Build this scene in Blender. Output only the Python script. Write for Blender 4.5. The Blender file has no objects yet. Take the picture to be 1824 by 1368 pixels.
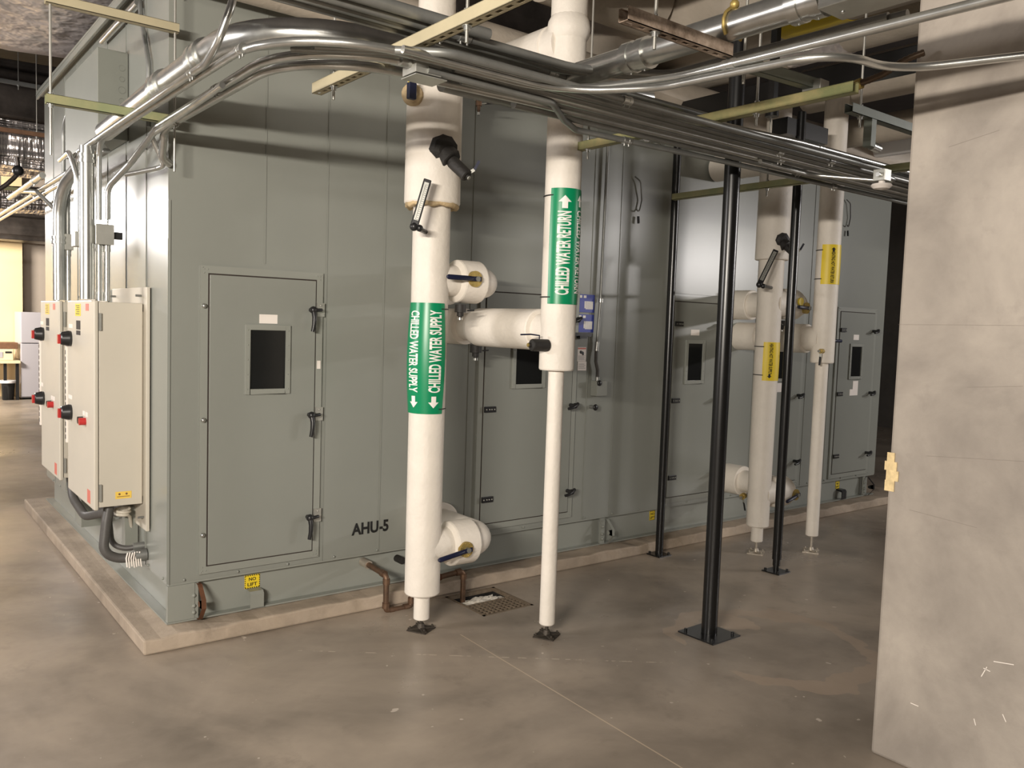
import bpy, bmesh, math, random
from mathutils import Vector, Matrix
random.seed(5)
V = Vector
FZ = .03   # height of the finished floor; the unit sits on its pad above it
# ------------------------------------------------------------------ camera
YAW, PITCH, ROLL, FPX = 0.66228554, -0.07026444, 0.03315734, 1495.5387
FW = V((math.sin(YAW)*math.cos(PITCH), math.cos(YAW)*math.cos(PITCH), math.sin(PITCH)))
_r = FW.cross(V((0, 0, 1))).normalized(); _u = _r.cross(FW)
RT = _r*math.cos(ROLL)+_u*math.sin(ROLL); UP = -_r*math.sin(ROLL)+_u*math.cos(ROLL)
CAM = V((-1.22389444, -4.37010387, 1.70))
cd = bpy.data.cameras.new('camera'); cam = bpy.data.objects.new('camera', cd)
bpy.context.collection.objects.link(cam); bpy.context.scene.camera = cam
cd.sensor_fit = 'HORIZONTAL'; cd.sensor_width = 36.0; cd.lens = FPX/1824*36.0
cd.clip_start = 0.02; cd.clip_end = 200
cam.matrix_world = Matrix(((RT.x, UP.x, -FW.x, CAM.x), (RT.y, UP.y, -FW.y, CAM.y), (RT.z, UP.z, -FW.z, CAM.z), (0, 0, 0, 1)))
sc = bpy.context.scene
sc.view_settings.view_transform = 'Standard'; sc.view_settings.look = 'None'
sc.view_settings.gamma = 1.0; sc.view_settings.use_curve_mapping = False
sc.view_settings.exposure = 0.15
w = bpy.data.worlds.new('world'); sc.world = w; w.use_nodes = True
w.node_tree.nodes['Background'].inputs[0].default_value = (1, .9, .78, 1)
w.node_tree.nodes['Background'].inputs[1].default_value = 0.05

def area(name, loc, target, power, sx, sy, col, spread=180):
    l = bpy.data.lights.new(name, 'AREA'); l.shape = 'RECTANGLE'; l.size = sx; l.size_y = sy
    l.energy = power; l.color = col; l.spread = math.radians(spread)
    o = bpy.data.objects.new(name, l); bpy.context.collection.objects.link(o)
    o.location = loc; o.rotation_euler = (V(target)-V(loc)).to_track_quat('-Z', 'Y').to_euler()
    return o
WARM = (1, .915, .81); COOL = (1, .95, .92)
# hall tube lamps placed from highlights and shadows, plus added fill lights
area('hall_lamp_front', (-3.3, -4.4, 2.46), (1.0, 0, 2.0), 290, 1.3, .10, WARM)
area('hall_lamp_side', (-2.1, 7.9, 3.0), (-1.2, 3, 1.6), 130, 1.3, .2, COOL)
area('fill_foil_duct', (-5.0, 1.2, 2.6), (-.4, 2.0, 2.4), 170, 1.3, .3, COOL)  # added fill, set low and aimed sideways so the foil duct brightens
area('fill_back_wall', (-1.8, 11.4, 3.0), (.6, 13.8, 1.6), 400, 1.3, .3, WARM)  # added off-frame fill that brightens the back wall and refrigerator
area('hall_lamp_right', (11.6, -6.5, 3.0), (4.3, 0, 1.9), 190, 1.3, .2, COOL)
area('hall_lamp_right_near', (7.6, -4.4, 3.2), (5.0, -0.5, 1.6), 35, 1.3, .2, COOL)
area('fill_behind', (-5.5, -9.0, 3.0), (0.5, -3, 0.6), 150, 2.4, 1.2, WARM)  # added soft fill behind the camera for ambient and the column face

def onz(x, y, z):
    d = FW+RT*((x-912)/FPX)-UP*((y-684)/FPX); return CAM+d*((z-CAM.z)/d.z)
def ony(x, y, Y):
    d = FW+RT*((x-912)/FPX)-UP*((y-684)/FPX); return CAM+d*((Y-CAM.y)/d.y)
def onx(x, y, X):
    d = FW+RT*((x-912)/FPX)-UP*((y-684)/FPX); return CAM+d*((X-CAM.x)/d.x)

# ------------------------------------------------------------------ materials
def mat(name, col, rough=.5, metal=0, noise=0, nscale=5, bump=0, bscale=60, col2=None, spec=.5, stretch=None, coat=0, bdist=.01):
    m = bpy.data.materials.new(name); m.use_nodes = True; n = m.node_tree.nodes; L = m.node_tree.links
    b = n['Principled BSDF']; b.inputs['Roughness'].default_value = rough; b.inputs['Metallic'].default_value = metal
    b.inputs['Specular IOR Level'].default_value = spec; b.inputs['Coat Weight'].default_value = coat
    c = (*col, 1); b.inputs['Base Color'].default_value = c
    tc = n.new('ShaderNodeTexCoord'); mp = n.new('ShaderNodeMapping'); L.new(tc.outputs['Object'], mp.inputs[0])
    if stretch: mp.inputs['Scale'].default_value = stretch
    if noise or col2:
        t = n.new('ShaderNodeTexNoise'); t.inputs['Scale'].default_value = nscale; t.inputs['Detail'].default_value = 6
        t.inputs['Roughness'].default_value = .65
        L.new(mp.outputs[0], t.inputs['Vector'])
        r = n.new('ShaderNodeValToRGB'); r.color_ramp.elements[0].position = .35; r.color_ramp.elements[1].position = .68
        k2 = col2 if col2 else [max(0, x*(1-noise)) for x in col]
        r.color_ramp.elements[0].color = (*k2, 1); r.color_ramp.elements[1].color = c
        L.new(t.outputs['Fac'], r.inputs[0]); L.new(r.outputs[0], b.inputs['Base Color'])
    if bump:
        t2 = n.new('ShaderNodeTexNoise'); t2.inputs['Scale'].default_value = bscale; t2.inputs['Detail'].default_value = 3
        L.new(mp.outputs[0], t2.inputs['Vector'])
        bp = n.new('ShaderNodeBump'); bp.inputs['Strength'].default_value = bump; bp.inputs['Distance'].default_value = bdist
        L.new(t2.outputs['Fac'], bp.inputs['Height']); L.new(bp.outputs[0], b.inputs['Normal'])
    return m
M = {}
M['paint'] = mat('grey_green_enamel', (.252, .262, .236), .28, noise=.05, nscale=1.3, bump=.02, bscale=220, spec=.45)
M['paint2'] = mat('grey_green_trim', (.275, .285, .255), .34, noise=.05, nscale=3, bump=.02, bscale=200, spec=.4)
M['panelbox'] = mat('grey_box_enamel', (.235, .245, .215), .42, noise=.08, nscale=2)
M['encl'] = mat('beige_grey_enclosure', (.56, .52, .44), .45, noise=.05, nscale=2, bump=.02, bscale=200)
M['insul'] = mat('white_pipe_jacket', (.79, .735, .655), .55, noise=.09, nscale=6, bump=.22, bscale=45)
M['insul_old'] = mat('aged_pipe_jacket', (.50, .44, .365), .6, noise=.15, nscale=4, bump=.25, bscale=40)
M['insul_edge'] = mat('yellowed_mastic', (.62, .47, .27), .7, noise=.4, nscale=20, bump=.5, bscale=60)
M['steel'] = mat('galvanised_steel', (.60, .605, .58), .29, .9, noise=.25, nscale=9, stretch=(1, 1, 1))
M['steel_dk'] = mat('dull_galvanised_steel', (.30, .305, .29), .42, .6, noise=.25, nscale=7)
M['rod'] = mat('threaded_rod_steel', (.42, .41, .37), .4, .8)
M['box_steel'] = mat('pressed_steel_box', (.50, .50, .46), .42, .65, noise=.12, nscale=14)
M['tan'] = mat('tan_strut_finish', (.47, .415, .275), .5, .15, noise=.12, nscale=5)
M['chrom'] = mat('yellow_chromate_strut', (.42, .35, .17), .4, .45, col2=(.24, .26, .12), nscale=9)
M['olive'] = mat('olive_strut_finish', (.40, .37, .20), .45, .3, col2=(.27, .30, .16), nscale=7)
M['rusty'] = mat('rusty_strut', (.50, .40, .32), .7, .1, col2=(.13, .09, .06), nscale=14)
M['slate'] = mat('green_grey_strut', (.19, .21, .18), .5, .4, noise=.2, nscale=6)
M['black'] = mat('black_gloss_paint', (.008, .008, .008), .28, spec=.5, noise=.2, nscale=30)
M['blackmatt'] = mat('black_rubber', (.02, .018, .016), .6, noise=.3, nscale=30, bump=.2, bscale=90)
M['plastic'] = mat('black_plastic', (.015, .015, .016), .35)
M['gap'] = mat('black_gasket', (.035, .025, .02), .8)
M['glass'] = mat('dark_wired_glass', (.012, .013, .013), .12, spec=.5)
M['copper'] = mat('tarnished_copper', (.22, .13, .08), .5, .6, col2=(.10, .065, .045), nscale=18)
M['brass'] = mat('brass_plate', (.50, .37, .12), .45, .6, noise=.3, nscale=30)
M['solder'] = mat('dull_solder', (.5, .45, .38), .5, .6)
M['foil'] = mat('crumpled_foil', (.86, .80, .80), .30, .6, noise=.15, nscale=1.3, bump=1.0, bscale=5, bdist=.06)
M['foil2'] = mat('pleated_foil', (.75, .70, .68), .22, .8, noise=.3, nscale=1.3, bump=1.0, bscale=2.2, stretch=(7, 1, .6), bdist=.06)
M['darkduct'] = mat('dark_duct', (.10, .085, .075), .35, .5, noise=.5, nscale=3, bump=.5, bscale=5)
M['white'] = mat('white_sticker', (.82, .76, .70), .5)
M['print'] = mat('white_print', (.85, .83, .78), .5)
M['ink'] = mat('black_ink', (.012, .012, .012), .5)
M['green'] = mat('green_marker_vinyl', (.0, .235, .095), .32, spec=.5)
M['yellow'] = mat('yellow_vinyl', (.80, .60, .03), .45)
M['red'] = mat('red_plastic', (.45, .02, .02), .35)
M['pink'] = mat('faded_red_sticker', (.62, .17, .13), .5)
M['orange'] = mat('faded_yellow_sticker', (.80, .55, .10), .5)
M['blue'] = mat('blue_sign', (.035, .055, .33), .4)
M['navy'] = mat('navy_vinyl_grip', (.006, .009, .035), .4)
M['rust'] = mat('rusted_lug', (.16, .065, .03), .75, .2, noise=.4, nscale=20)
M['castiron'] = mat('cast_iron', (.09, .075, .06), .6, .5, noise=.4, nscale=30)
M['black_rag'] = mat('wet_white_rag', (.60, .56, .49), .8, noise=.3, nscale=20, bump=.6, bscale=30)
M['dark'] = mat('dark_recess', (.012, .011, .01), .9)
M['deck'] = mat('dark_ceiling_deck', (.075, .065, .06), .8, noise=.3, nscale=2)
M['wallgrey'] = mat('grey_beige_wall_paint', (.42, .36, .30), .6, noise=.06, nscale=2)
M['wallyel'] = mat('cream_wall_paint', (.85, .66, .38), .6, noise=.05, nscale=2)
M['walldark'] = mat('dark_block_wall', (.06, .055, .05), .7, noise=.3, nscale=3)
M['fridge'] = mat('grey_fridge_enamel', (.45, .43, .46), .35)
M['cream'] = mat('cream_plastic', (.75, .66, .45), .5)
M['wood'] = mat('brown_wood', (.20, .10, .05), .6, noise=.3, nscale=20)
M['flex'] = mat('grey_flexible_conduit', (.085, .08, .075), .5, noise=.2, nscale=20)
M['bronzeflex'] = mat('brown_armored_cable', (.13, .09, .06), .4, .6, noise=.3, nscale=20)
M['tapeyel'] = mat('peeling_yellow_paint', (.80, .62, .33), .6, noise=.3, nscale=40)
M['pvc'] = mat('bright_white_fitting', (.82, .80, .80), .3)

def concrete(name, base, dark, light, rough, s1, bump, floor=False):
    m = bpy.data.materials.new(name); m.use_nodes = True; n = m.node_tree.nodes; L = m.node_tree.links
    b = n['Principled BSDF']; b.inputs['Roughness'].default_value = rough
    tc = n.new('ShaderNodeTexCoord')
    def noise(sc_, det=8, dist=0, off=0, ro=.6):
        t = n.new('ShaderNodeTexNoise'); t.inputs['Scale'].default_value = sc_; t.inputs['Detail'].default_value = det
        t.inputs['Distortion'].default_value = dist; t.inputs['Roughness'].default_value = ro
        mp = n.new('ShaderNodeMapping'); mp.inputs['Location'].default_value = (off, off*2, off*3)
        L.new(tc.outputs['Object'], mp.inputs[0]); L.new(mp.outputs[0], t.inputs['Vector']); return t.outputs['Fac']
    def ramp(f, p0, c0, p1, c1):
        r = n.new('ShaderNodeValToRGB'); r.color_ramp.elements[0].position = p0; r.color_ramp.elements[1].position = p1
        r.color_ramp.elements[0].color = (*c0, 1); r.color_ramp.elements[1].color = (*c1, 1); L.new(f, r.inputs[0]); return r.outputs[0]
    def mix(f, a, c, mode='MIX'):
        x = n.new('ShaderNodeMix'); x.data_type = 'RGBA'; x.blend_type = mode
        if isinstance(f, float): x.inputs[0].default_value = f
        else: L.new(f, x.inputs[0])
        for i, q in ((6, a), (7, c)):
            if isinstance(q, tuple): x.inputs[i].default_value = (*q, 1)
            else: L.new(q, x.inputs[i])
        return x.outputs[2]
    g0, g1 = (0, 0, 0), (1, 1, 1)
    c = ramp(noise(s1, 9, .35), .33, dark, .66, base)
    c = mix(ramp(noise(s1*.45, 6, .5, 7), .50, g0, .72, g1), c, light)
    c = mix(ramp(noise(s1*6, 6, 0, 3), .58, g0, .75, (.35, .35, .35)), c, dark)
    c = mix(ramp(noise(s1*2.3, 7, .2, 13, .7), .60, g0, .74, (.6, .6, .6)), c, dark)
    if floor:
        sep = n.new('ShaderNodeSeparateXYZ'); L.new(tc.outputs['Object'], sep.inputs[0])
        def math_(op, a, b2=0.0, c2=None):
            q = n.new('ShaderNodeMath'); q.operation = op
            for i, z in enumerate([a, b2] + ([c2] if c2 is not None else [])):
                if isinstance(z, (int, float)): q.inputs[i].default_value = z
                else: L.new(z, q.inputs[i])
            return q.outputs[0]
        X, Y = sep.outputs[0], sep.outputs[1]; wob = noise(3.0, 3, 0, 11)
        def seg(p, q, width, soft, strength):   # a line drawn on the slab between two world points
            dx, dy = q[0]-p[0], q[1]-p[1]; l = math.hypot(dx, dy); ux, uy = dx/l, dy/l
            rx = math_('SUBTRACT', X, p[0]); ry = math_('SUBTRACT', Y, p[1])
            t_ = math_('ADD', math_('MULTIPLY', rx, ux), math_('MULTIPLY', ry, uy))
            s_ = math_('ABSOLUTE', math_('SUBTRACT', math_('MULTIPLY', rx, uy), math_('MULTIPLY', ry, ux)))
            on = math_('LESS_THAN', s_, width)
            a = math_('MULTIPLY', math_('GREATER_THAN', t_, 0.0), math_('LESS_THAN', t_, l))
            return math_('MULTIPLY', math_('MULTIPLY', on, a), strength)
        def ring(cx, cy, rad, wd, strength, side=None):
            dx = math_('SUBTRACT', X, cx); dy = math_('SUBTRACT', Y, cy)
            d = math_('SQRT', math_('ADD', math_('MULTIPLY', dx, dx), math_('MULTIPLY', dy, dy)))
            d = math_('ADD', d, math_('MULTIPLY', math_('SUBTRACT', wob, .5), .35))
            e = math_('ABSOLUTE', math_('SUBTRACT', d, rad))
            return math_('MULTIPLY', math_('LESS_THAN', e, wd), strength)
        a = onz(820, 1130, FZ); b2 = onz(1235, 1380, FZ); dd = (b2-a)
        c = mix(seg((a.x, a.y), (a.x+dd.x*3, a.y+dd.y*3), .0035, 0, .55), c, (.62, .50, .36))
        a = onz(520, 1158, FZ); b2 = onz(1230, 1182, FZ)
        spk = ramp(noise(22, 2, 0, 5), .50, g0, .56, g1)
        c = mix(math_('MULTIPLY', seg((a.x, a.y), (b2.x, b2.y), .005, 0, .5), spk), c, (.62, .53, .42))
        s = onz(1370, 1150, FZ)
        c = mix(math_('MULTIPLY', ring(s.x, s.y, .52, .055, .5), math_('GREATER_THAN', math_('SUBTRACT', X, math_('MULTIPLY', Y, .2)), s.x-.08)), c, (.40, .30, .22))
        s = onz(1299, 1109, FZ); c = mix(ring(s.x, s.y, 0.0, .14, .6), c, (.42, .32, .24))
        spots = ramp(noise(14, 2, 0, 21), .735, g0, .75, (.6, .6, .6)); c = mix(spots, c, (.66, .58, .50))
        rr = n.new('ShaderNodeMapRange'); L.new(noise(1.1, 6, .5, 15), rr.inputs[0])
        rr.inputs[1].default_value = .3; rr.inputs[2].default_value = .7; rr.inputs[3].default_value = rough-.1; rr.inputs[4].default_value = rough+.16
        L.new(rr.outputs[0], b.inputs['Roughness'])
    L.new(c, b.inputs['Base Color'])
    bp = n.new('ShaderNodeBump'); bp.inputs['Strength'].default_value = bump; bp.inputs['Distance'].default_value = .01
    L.new(noise(s1*9, 5, 0, 9), bp.inputs['Height']); L.new(bp.outputs[0], b.inputs['Normal'])
    return m
M['floor'] = concrete('polished_concrete', (.335, .28, .225), (.18, .15, .12), (.43, .355, .28), .34, 1.3, .06, True)
M['pad'] = concrete('rough_concrete', (.42, .34, .26), (.26, .21, .16), (.50, .41, .32), .75, 3.0, .35)
M['scratch'] = mat('faint_scratch', (.20, .17, .14), .7)
M['grate'] = mat('worn_grate_iron', (.26, .20, .14), .6, .3, noise=.4, nscale=30)
M['column'] = concrete('form_finished_concrete', (.40, .355, .305), (.25, .22, .19), (.46, .41, .355), .62, 2.4, .15)

# ------------------------------------------------------------------ mesh helpers
class MB:
    def __init__(s): s.v = []; s.f = []; s.sm = []
    def add(s, vs, fs, smooth=False):
        o = len(s.v); s.v += [tuple(x) for x in vs]; s.f += [tuple(i+o for i in f) for f in fs]; s.sm += [smooth]*len(fs); return s
    def box(s, a, b, rz=0, piv=None):
        (x0, y0, z0), (x1, y1, z1) = a, b
        vs = [V((x, y, z)) for z in (z0, z1) for y in (y0, y1) for x in (x0, x1)]
        if rz:
            p = V(piv) if piv else V(((x0+x1)/2, (y0+y1)/2, 0)); R = Matrix.Rotation(rz, 3, 'Z'); vs = [R @ (q-p)+p for q in vs]
        return s.add(vs, [(0, 2, 3, 1), (4, 5, 7, 6), (0, 1, 5, 4), (2, 6, 7, 3), (0, 4, 6, 2), (1, 3, 7, 5)])
    def obox(s, c, ax, ay, az, hx, hy, hz):
        c = V(c); vs = [c+ax*(hx*i)+ay*(hy*j)+az*(hz*k) for k in (-1, 1) for j in (-1, 1) for i in (-1, 1)]
        return s.add(vs, [(0, 2, 3, 1), (4, 5, 7, 6), (0, 1, 5, 4), (2, 6, 7, 3), (0, 4, 6, 2), (1, 3, 7, 5)])
    def bar(s, p, q, w_, h_, up=(0, 0, 1)):
        p, q = V(p), V(q); d = (q-p).normalized(); side = d.cross(V(up)).normalized(); u2 = side.cross(d)
        return s.obox((p+q)/2, d, side, u2, (q-p).length/2, w_/2, h_/2)
    def sweep(s, pts, rad, n=16, caps=True):
        pts = [V(p) for p in pts]
        if not isinstance(rad, (list, tuple)): rad = [rad]*len(pts)
        tn = []
        for i in range(len(pts)):
            a = pts[max(0, i-1)]; b = pts[min(len(pts)-1, i+1)]; j = i
            t = (b-a)
            if t.length < 1e-9: t = tn[-1] if tn else V((0, 0, 1))
            tn.append(t.normalized())
        u = tn[0].orthogonal().normalized(); rings = []
        for i, p in enumerate(pts):
            t = tn[i]; u = (u-t*u.dot(t)).normalized(); w_ = t.cross(u)
            rings.append([p+(u*math.cos(2*math.pi*k/n)+w_*math.sin(2*math.pi*k/n))*rad[i] for k in range(n)])
        vs = [q for r in rings for q in r]
        fs = [(i*n+k, i*n+(k+1) % n, (i+1)*n+(k+1) % n, (i+1)*n+k) for i in range(len(pts)-1) for k in range(n)]
        s.add(vs, fs, True)
        if caps:
            s.add(rings[0], [tuple(range(n))[::-1]]); s.add(rings[-1], [tuple(range(n))])
        return s
    def stepped(s, base, axis, prof, n=32, soft=.006):
        """turned shape: prof = [(distance, radius), ...] along axis; sharp steps kept"""
        base, axis = V(base), V(axis).normalized()
        u = axis.orthogonal().normalized(); w_ = axis.cross(u)
        ps = list(prof)
        for i in range(len(ps)-1):
            (d0, r0), (d1, r1) = ps[i], ps[i+1]
            if d0 == d1 and r0 == r1: continue
            vs = [base+axis*d+(u*math.cos(2*math.pi*k/n)+w_*math.sin(2*math.pi*k/n))*r for d, r in ((d0, r0), (d1, r1)) for k in range(n)]
            s.add(vs, [(k, (k+1) % n, n+(k+1) % n, n+k) for k in range(n)], d0 != d1)
        for (d, r), fl in ((ps[0], 1), (ps[-1], 0)):
            if r > 1e-5:
                vs = [base+axis*d+(u*math.cos(2*math.pi*k/n)+w_*math.sin(2*math.pi*k/n))*r for k in range(n)]
                s.add(vs, [tuple(range(n))[::-1] if fl else tuple(range(n))])
        return s
    def cyl(s, p, q, r, n=20, r2=None):
        d = V(q)-V(p); return s.stepped(p, d, [(0, r), (d.length, r if r2 is None else r2)], n)
    def ball(s, c, r, n=16, sc_=(1, 1, 1)):
        c = V(c); m = n//2; vs = [c+V((r*sc_[0]*math.sin(math.pi*i/m)*math.cos(2*math.pi*k/n), r*sc_[1]*math.sin(math.pi*i/m)*math.sin(2*math.pi*k/n), r*sc_[2]*math.cos(math.pi*i/m))) for i in range(m+1) for k in range(n)]
        return s.add(vs, [(i*n+k, (i+1)*n+k, (i+1)*n+(k+1) % n, i*n+(k+1) % n) for i in range(m) for k in range(n)], True)
    def build(s, name, m, parent=None, bevel=0, coll=None):
        me = bpy.data.meshes.new(name); me.from_pydata(s.v, [], s.f); me.update()
        me.polygons.foreach_set('use_smooth', s.sm)
        me.materials.append(M[m] if isinstance(m, str) else m)
        o = bpy.data.objects.new(name, me); bpy.context.collection.objects.link(o)
        if parent is not None:
            o.parent = parent; o.matrix_parent_inverse = Matrix.Translation(-parent.location)
        if bevel:
            bm = bmesh.new(); bm.from_mesh(me); bmesh.ops.remove_doubles(bm, verts=bm.verts, dist=1e-5); bm.to_mesh(me); bm.free()
            b = o.modifiers.new('bevel', 'BEVEL'); b.width = bevel; b.segments = 2; b.limit_method = 'ANGLE'; b.angle_limit = math.radians(40)
        return o
def tag(o, label, cat=None, group=None, kind=None):
    if label: o['label'] = label
    if cat: o['category'] = cat
    if group: o['group'] = group
    if kind: o['kind'] = kind
    return o
def thing(name, loc, label, cat, group=None):
    o = bpy.data.objects.new(name, None); bpy.context.collection.objects.link(o); o.location = loc; o.empty_display_size = .05
    return tag(o, label, cat, group)
def fillet(pts, R, n=8):
    """round the corners of a polyline with bend radius R (single or list)"""
    pts = [V(p) for p in pts]; pts = [p for i, p in enumerate(pts) if i == 0 or (p-pts[i-1]).length > 1e-5]; out = [pts[0]]
    for i in range(1, len(pts)-1):
        a, b, c = pts[i-1], pts[i], pts[i+1]; r = R[i-1] if isinstance(R, (list, tuple)) else R
        d1 = (a-b).normalized(); d2 = (c-b).normalized(); ang = d1.angle(d2)
        if ang > 3.1: out.append(b); continue
        t = min(r/math.tan(ang/2), (a-b).length*.49 if i > 1 else (a-b).length*.98, (c-b).length*.49 if i < len(pts)-2 else (c-b).length*.98)
        r2 = t*math.tan(ang/2); ctr = b+(d1+d2).normalized()*(r2/math.sin(ang/2))
        s0 = b+d1*t-ctr; s1 = b+d2*t-ctr; A = s0.angle(s1)
        for k in range(n+1):
            f = k/n; out.append(ctr+(s0*math.sin((1-f)*A)+s1*math.sin(f*A))/math.sin(A))
    out.append(pts[-1]); return out
def text_geo(s, length=None, height=None, bold=.0, size=1.0):
    cu = bpy.data.curves.new('t', 'FONT'); cu.body = s; cu.size = size; cu.resolution_u = 3; cu.offset = bold; cu.align_x = 'CENTER'
    ob = bpy.data.objects.new('t', cu); bpy.context.collection.objects.link(ob)
    dg = bpy.context.evaluated_depsgraph_get(); me = bpy.data.meshes.new_from_object(ob.evaluated_get(dg))
    bpy.data.objects.remove(ob)
    bm = bmesh.new(); bm.from_mesh(me); bpy.data.meshes.remove(me)
    xs = [v.co.x for v in bm.verts]; ys = [v.co.y for v in bm.verts]
    x0, x1, y0, y1 = min(xs), max(xs), min(ys), max(ys)
    L_ = length if length else (x1-x0)*(height/(y1-y0)); H_ = height if height else (y1-y0)*(length/(x1-x0))
    for v in bm.verts: v.co = V(((v.co.x-(x0+x1)/2)/(x1-x0)*L_, (v.co.y-(y0+y1)/2)/(y1-y0)*H_, 0))
    for k in range(1, 6):
        yy = -H_/2+H_*k/6
        bmesh.ops.bisect_plane(bm, geom=bm.verts[:]+bm.edges[:]+bm.faces[:], plane_co=(0, yy, 0), plane_no=(0, 1, 0))
    bm.verts.index_update()
    r = ([v.co.copy() for v in bm.verts], [tuple(v.index for v in f.verts) for f in bm.faces]); bm.free(); return r
def flat_text(mb, s, c, ax, ay, length=None, height=None, bold=.0):
    vs, fs = text_geo(s, length, height, bold); c = V(c); ax = V(ax); ay = V(ay)
    mb.add([c+ax*v.x+ay*v.y for v in vs], fs); return mb

# ------------------------------------------------------------------ room shell
def struct(name, mb, m): o = mb.build(name, m); o['kind'] = 'structure'; return o
fl = MB(); dx0, dx1, dy0, dy1 = 1.575, 1.945, -.59, -.185
for a, b in (((-14, -13), (14, dy0)), ((-14, dy1), (14, 14.4)), ((-14, dy0), (dx0, dy1)), ((dx1, dy0), (14, dy1))):
    fl.box((a[0], a[1], -.2), (b[0], b[1], FZ))
struct('floor', fl, 'floor')
struct('ceiling', MB().box((-14, -13, 5.0), (14, 14.4, 5.2)), 'deck')
cornerx = onx(38, 700, 0) and ony(38, 600, 14.3).x
struct('wall_back', MB().box((cornerx, 14.3, 0), (14, 14.5, 5)), 'wallgrey')
struct('wall_back_left', MB().box((-14, 14.1, 0), (cornerx+.0, 14.5, 5)), 'wallyel')
struct('wall_right', MB().box((13.8, -13, 0), (14, 14.3, 5)), 'walldark')
struct('wall_left', MB().box((-14, -13, 0), (-13.8, 14.1, 5)), 'wallgrey')
struct('wall_front', MB().box((-13.8, -13, 0), (13.8, -12.8, 5)), 'wallgrey')

# concrete pad with a worn edge
pm = bmesh.new(); bmesh.ops.create_cube(pm, size=1)
for v in pm.verts: v.co = V((-.153 if v.co.x < 0 else 7.35, -.152 if v.co.y < 0 else 3.60, FZ if v.co.z < 0 else .11))
bmesh.ops.subdivide_edges(pm, edges=[e for e in pm.edges if abs((e.verts[0].co-e.verts[1].co).x) > .5], cuts=90)
for v in pm.verts:
    if v.co.z > .1 and v.co.y < 0: v.co.z -= random.random()**2*.012; v.co.y += random.random()**2*.014
me = bpy.data.meshes.new('concrete_pad'); pm.to_mesh(me); pm.free(); me.materials.append(M['pad'])
pad = bpy.data.objects.new('concrete_pad', me); bpy.context.collection.objects.link(pad)
bv = pad.modifiers.new('bevel', 'BEVEL'); bv.width = .01; bv.segments = 2; bv.limit_method = 'ANGLE'; bv.angle_limit = .9
tag(pad, 'low rough concrete housekeeping pad beneath the big grey air handler', 'concrete pad')

# concrete column in front on the right
col = thing('concrete_column', (2.35, -3.0, 0), 'large square grey concrete column at the right edge, stained form-finished face', 'column')
MB().box((1.967, -3.62, FZ), (2.72, -2.705, 5.0)).build('shaft', 'column', col, bevel=.012)
sc_ = MB()
for (x0, y0, x1, y1) in ((1690, 262, 1780, 232), (1722, 690, 1822, 688), (1650, 812, 1824, 822), (1600, 578, 1824, 580), (1620, 908, 1740, 940)):
    a, b = onx(x0, y0, 1.967), onx(x1, y1, 1.967); a.x = b.x = 1.9664; sc_.bar(a, b, .0006, .0009)
tag(sc_.build('scratch', 'scratch', col), 'thin dark scratches across the concrete')
ch = MB()
for (x0, y0, x1, y1) in ((1748, 1205, 1758, 1188), (1752, 1190, 1764, 1196), (1622, 1252, 1636, 1258), (1786, 1272, 1792, 1286), (1770, 1178, 1806, 1184), (1735, 1280, 1738, 1292)):
    a, b = onx(x0, y0, 1.967), onx(x1, y1, 1.967); a.x = b.x = 1.9662; ch.bar(a, b, .0008, .0028)
tag(ch.build('paint_mark', 'white', col), 'small white scuffs low on the column')
tp = MB(); zz = [onx(1588, y, 1.967).z for y in (806, 822, 838, 856, 875)]
for i, (wd0, off) in enumerate(((.05, 0), (.07, .01), (.085, 0), (.06, .004))):
    tp.box((1.962, -2.700-wd0*.55, zz[i+1]), (1.9666, -2.698+off*.8, zz[i]))
tag(tp.build('peeling_tape', 'tapeyel', col), 'torn strip of pale yellow tape on the column edge')

# ------------------------------------------------------------------ air handling unit
AX, AY, Z0, Z1 = 6.87, 3.5, .32, 3.43
ahu = thing('air_handling_unit', (3.4, 1.75, .11), 'huge grey-green sheet-metal air handling unit stencilled AHU-5 on the concrete pad', 'air handling unit')
cs = MB().box((0, 0, Z0), (AX, AY, Z1))
for x in (.49, .845, 1.21, 1.575, 1.83, 2.86, 3.13, 3.66, 4.45, 4.78, 5.56, 5.78, 5.93):
    z_lo = Z0 if not (.15 < x < .8) else 1.98
    if 1.9 < x < 2.8 or 3.7 < x < 4.4 or 4.8 < x < 5.5 or x > 6: z_lo = 2.0
    cs.box((x-.0025, -.004, z_lo), (x+.0025, 0, Z1-.03))
cs.box((3.66, -.008, 1.985), (4.40, 0, 2.0))
for y in (.42, .85, 1.3, 1.75, 2.2, 2.65, 3.1): cs.box((-.004, y-.0025, Z0), (0, y+.0025, Z1-.03))
cs.box((0, -.006, Z0), (.006, 0.0, 2.26)); cs.box((-.006, 0, Z0), (0, .006, Z1))
for x in [i*.28+.08 for i in range(24)]: cs.ball((x, -.003, Z0+.012), .008, 8)
for y in [i*.28+.08 for i in range(12)]: cs.ball((-.003, y, Z0+.012), .008, 8)
cs.build('casing', 'paint', ahu)
rf = MB().box((-.05, -.05, Z1), (AX+.05, AY+.06, Z1+.035)); rf.box((-.05, -.05, Z1-.03), (-.035, AY+.06, Z1)); rf.box((-.05, -.05, Z1-.03), (AX+.05, -.035, Z1))
rf.build('roof_edge', 'paint2', ahu, bevel=.003)
br = MB()
br.box((.05, .045, .112), (AX-.05, AY-.05, Z0))
br.box((-.006, -.004, .111), (AX, .044, .119)); br.box((-.006, .044, .111), (.049, AY, .119))
br.box((.004, .004, Z0-.012), (AX, .044, Z0-.001)); br.box((.004, .044, Z0-.012), (.049, AY, Z0-.001))
br.box((.0, .0, .1195), (.135, .006, Z0-.0125)); br.box((.0, .0065, .1195), (.006, .03, Z0-.0125))
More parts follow.
